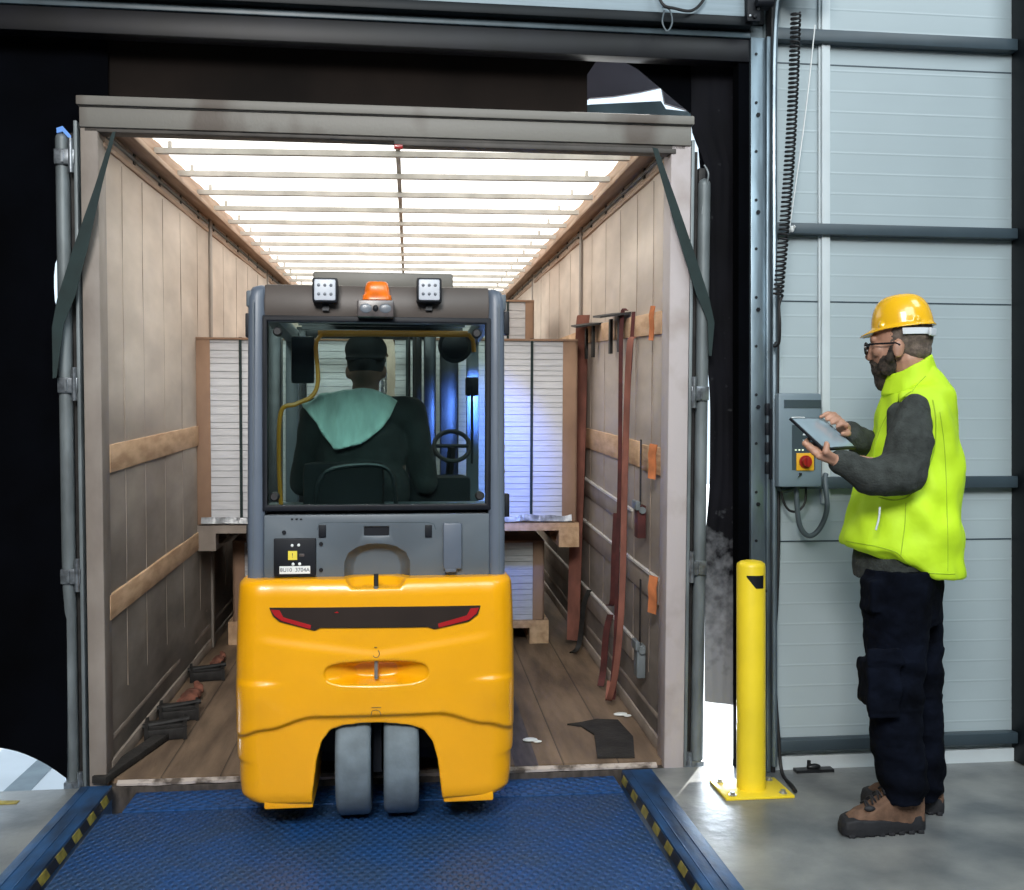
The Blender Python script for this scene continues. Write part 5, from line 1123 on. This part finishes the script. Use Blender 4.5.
seam([(933,400),(935.5,414),(936,430),(935,446),(931,461),(923,478),(914,491),(905,498),(892,500),(879,497)], .0022, 'armhole_piping', 'hivis_seam')
seam([(911,391.5),(902,398),(893,407),(885,419),(878,436),(873.5,455),(872,474)], .0022, 'armhole_piping', 'hivis_seam')
seam([(906,503),(905,525),(903,540),(901,556)], .0016, 'side_seam', 'hivis_seam')
seam([(846,541),(860,543.5),(875,546),(890,550),(899,554),(908,564),(917,571),(930,573),(945,574),(955,574)], .0018, 'hem_seam', 'hivis_seam')
seam([(940,412),(944,440),(946,470),(947,505),(948,540),(948,571)], .0014, 'back_seam', 'hivis_seam')
seam([(912,392),(918,384),(926,376)], .0016, 'shoulder_seam', 'hivis_seam')
b = MB(); pts = [m(864,505,-.07), m(878,498,-.1)]
b.tube(cat_rom([m(880,507,-.077), m(879,518,-.082), m(876,530,-.084)]), .0035, 6); b.build('pocket_zip', 'conduit', vs_)
# boots
def boot(px_toe, px_heel, y, ytoe):
    toe = m(px_toe, 0, ytoe); heel = m(px_heel, 0, y); x0, x1 = toe.x, heel.x; L = x1-x0
    dirx = Vector((heel.x-toe.x, y-ytoe, 0)); 
    def q(t, w, z): return Vector((x0+L*t, ytoe+(y-ytoe)*t+w, z))
    r = MB(); secs = []
    for t, hw_, zt in ((.02,.022,.030),(.06,.038,.052),(.15,.048,.060),(.35,.051,.056),(.55,.044,.052),(.75,.042,.056),(.93,.038,.062),(1.0,.024,.060)):
        secs.append([q(t,-hw_,.004),q(t,-hw_-.003,.03),q(t,-hw_,zt),q(t,-hw_*.3,zt+.006),q(t,hw_*.3,zt+.006),q(t,hw_,zt),q(t,hw_+.003,.03),q(t,hw_,.004)])
    r.rings(secs); sole = organic(r, 'boot_sole', 'boot_black', mn, .0045, 3)
    k = MB()
    for i in range(8):
        t = .08+.115*i; k.box(tuple(q(t,-.046,.0)), tuple(q(t+.07,.046,.012)), bev=.003)
    k.build('tread_lug', 'boot_black', sole)
    u = MB(); secs = []
    for t, hw_, zt in ((.10,.034,.062),(.2,.042,.082),(.35,.044,.10),(.5,.042,.125),(.62,.044,.155),(.8,.043,.165),(.95,.036,.165),(.985,.03,.16)):
        secs.append([q(t,-hw_,.035),q(t,-hw_,zt-.02),q(t,-hw_*.45,zt),q(t,hw_*.45,zt),q(t,hw_,zt-.02),q(t,hw_,.035)])
    u.rings(secs); up_ = organic(u, 'boot_upper', 'boot_brown', mn, .0045, 4, lambda c: .002*noise.noise(c*40))
    l = MB()
    for i in range(5):
        t = .30+.07*i; zt = .100+.016*i; s_ = 1 if i % 2 else -1
        l.tube(cat_rom([q(t,-.030,zt-.008), q(t+.01,0,zt+.008), q(t+.035*1,.030,zt-.004)]), .0035, 6); l.tube(cat_rom([q(t+.035,-.030,zt), q(t+.02,0,zt+.009), q(t,.030,zt-.008)]), .0035, 6)
    l.ell(q(.33,-.035,.095), (.02,.01,.01), n=10); l.build('boot_laces', 'boot_black', up_)
boot(838, 923, .07, .02); boot(861, 942, .22, .30)
# tablet (held, so its own thing)
tb_o = thing('tablet', 'dark framed tablet computer held tilted in the hands of the person in the lime vest', 'tablet', mroot)
b = MB(); b.rings([[tb(0,0,-.009),tb(1,0,-.009),tb(1,1,-.009),tb(0,1,-.009)], [tb(0,0,0),tb(1,0,0),tb(1,1,0),tb(0,1,0)]]); b.build('casing', 'black_plastic', tb_o, bevel=.003)
b = MB(); b.rings([[tb(.03,.04,-.001),tb(.97,.04,-.001),tb(.97,.95,-.001),tb(.03,.95,-.001)], [tb(.03,.04,.001),tb(.97,.04,.001),tb(.97,.95,.001),tb(.03,.95,.001)]]); b.build('screen', 'screen', tb_o, smooth=False)
b = MB(); b.rings([[tb(.05,-.005,-.006),tb(.42,-.005,-.006),tb(.42,.01,-.004),tb(.05,.01,-.004)], [tb(.05,-.005,.002),tb(.42,-.005,.002),tb(.42,.02,.002),tb(.05,.02,.002)]]); b.build('edge_strip', 'white_paint', tb_o)

# ================================================================== LIGHT
def area(name, loc, target, size, power, col, sy=None, spread=None):
    l = bpy.data.lights.new(name, 'AREA'); l.energy = power; l.color = col; l.size = size
    if sy: l.shape = 'RECTANGLE'; l.size_y = sy
    if spread: l.spread = R(spread)
    o = bpy.data.objects.new(name, l); C.objects.link(o); o.location = loc
    o.rotation_euler = (Vector(target)-Vector(loc)).to_track_quat('-Z', 'Y').to_euler(); return o
area('hall_fill_light', (1.6,-1.8,5.2), (1.5,4,1.0), 3.0, 180, (.84,.95,1.0), 2.0)
area('hall_fill_light', (-1.2,-2.5,4.8), (-.2,4,.6), 2.5, 75, (.95,.97,1.0), 1.5)
area('hall_fill_light', (-.9,-1.9,4.3), (-.1,3.6,.4), 1.6, 88, (1,.97,.93), spread=90)  # fill lamp added behind the camera to brighten the forklift rear
area('hall_fill_light', (3.6,1.6,5.0), (2.0,4,1.3), 1.6, 70, (.85,.95,1.0))
sp = bpy.data.lights.new('forklift_blue_spot', 'SPOT'); sp.energy = 130; sp.color = (.14,.26,1); sp.spot_size = R(62); sp.spot_blend = .8; sp.shadow_soft_size = .04
so = bpy.data.objects.new('forklift_blue_spot', sp); C.objects.link(so); so.location = (.40,4.75,1.66); so.rotation_euler = (Vector((.36,5.95,1.22))-so.location).to_track_quat('-Z','Y').to_euler()
area('yard_fill', (1.46,4.6,.12), (1.15,3.3,.05), .3, 10, (.80,.9,1.0))  # added lamp outside the right gap, brightens bollard foot and floor
area('yard_fill', (-1.95,4.6,-.1), (-1.4,3.6,.05), .4, 9, (.55,.75,1.0))  # added bluish lamp for the glow under the left curtain
sun = bpy.data.lights.new('sun', 'SUN'); sun.energy = 9; sun.angle = R(1); sun.color = (1,.97,.92)
o = bpy.data.objects.new('sun', sun); C.objects.link(o); o.rotation_euler = (R(-38), R(28), 0)
w = bpy.data.worlds.new('world'); bpy.context.scene.world = w; w.use_nodes = True
w.node_tree.nodes['Background'].inputs[0].default_value = (.72,.87,1,1); w.node_tree.nodes['Background'].inputs[1].default_value = 1.4

# ================================================================== CAMERA
cam = bpy.data.cameras.new('camera'); co = bpy.data.objects.new('camera', cam); C.objects.link(co)
cam.sensor_width = 36; cam.lens = 36*FOC/1024; cam.shift_y = -4/1024; cam.clip_start = .05; cam.clip_end = 200
co.location = (0,0,EYE); co.rotation_euler = (PI/2, 0, -YAW)
bpy.context.scene.camera = co
sc = bpy.context.scene
sc.view_settings.view_transform = 'Standard'; sc.view_settings.look = 'None'; sc.view_settings.exposure = 0
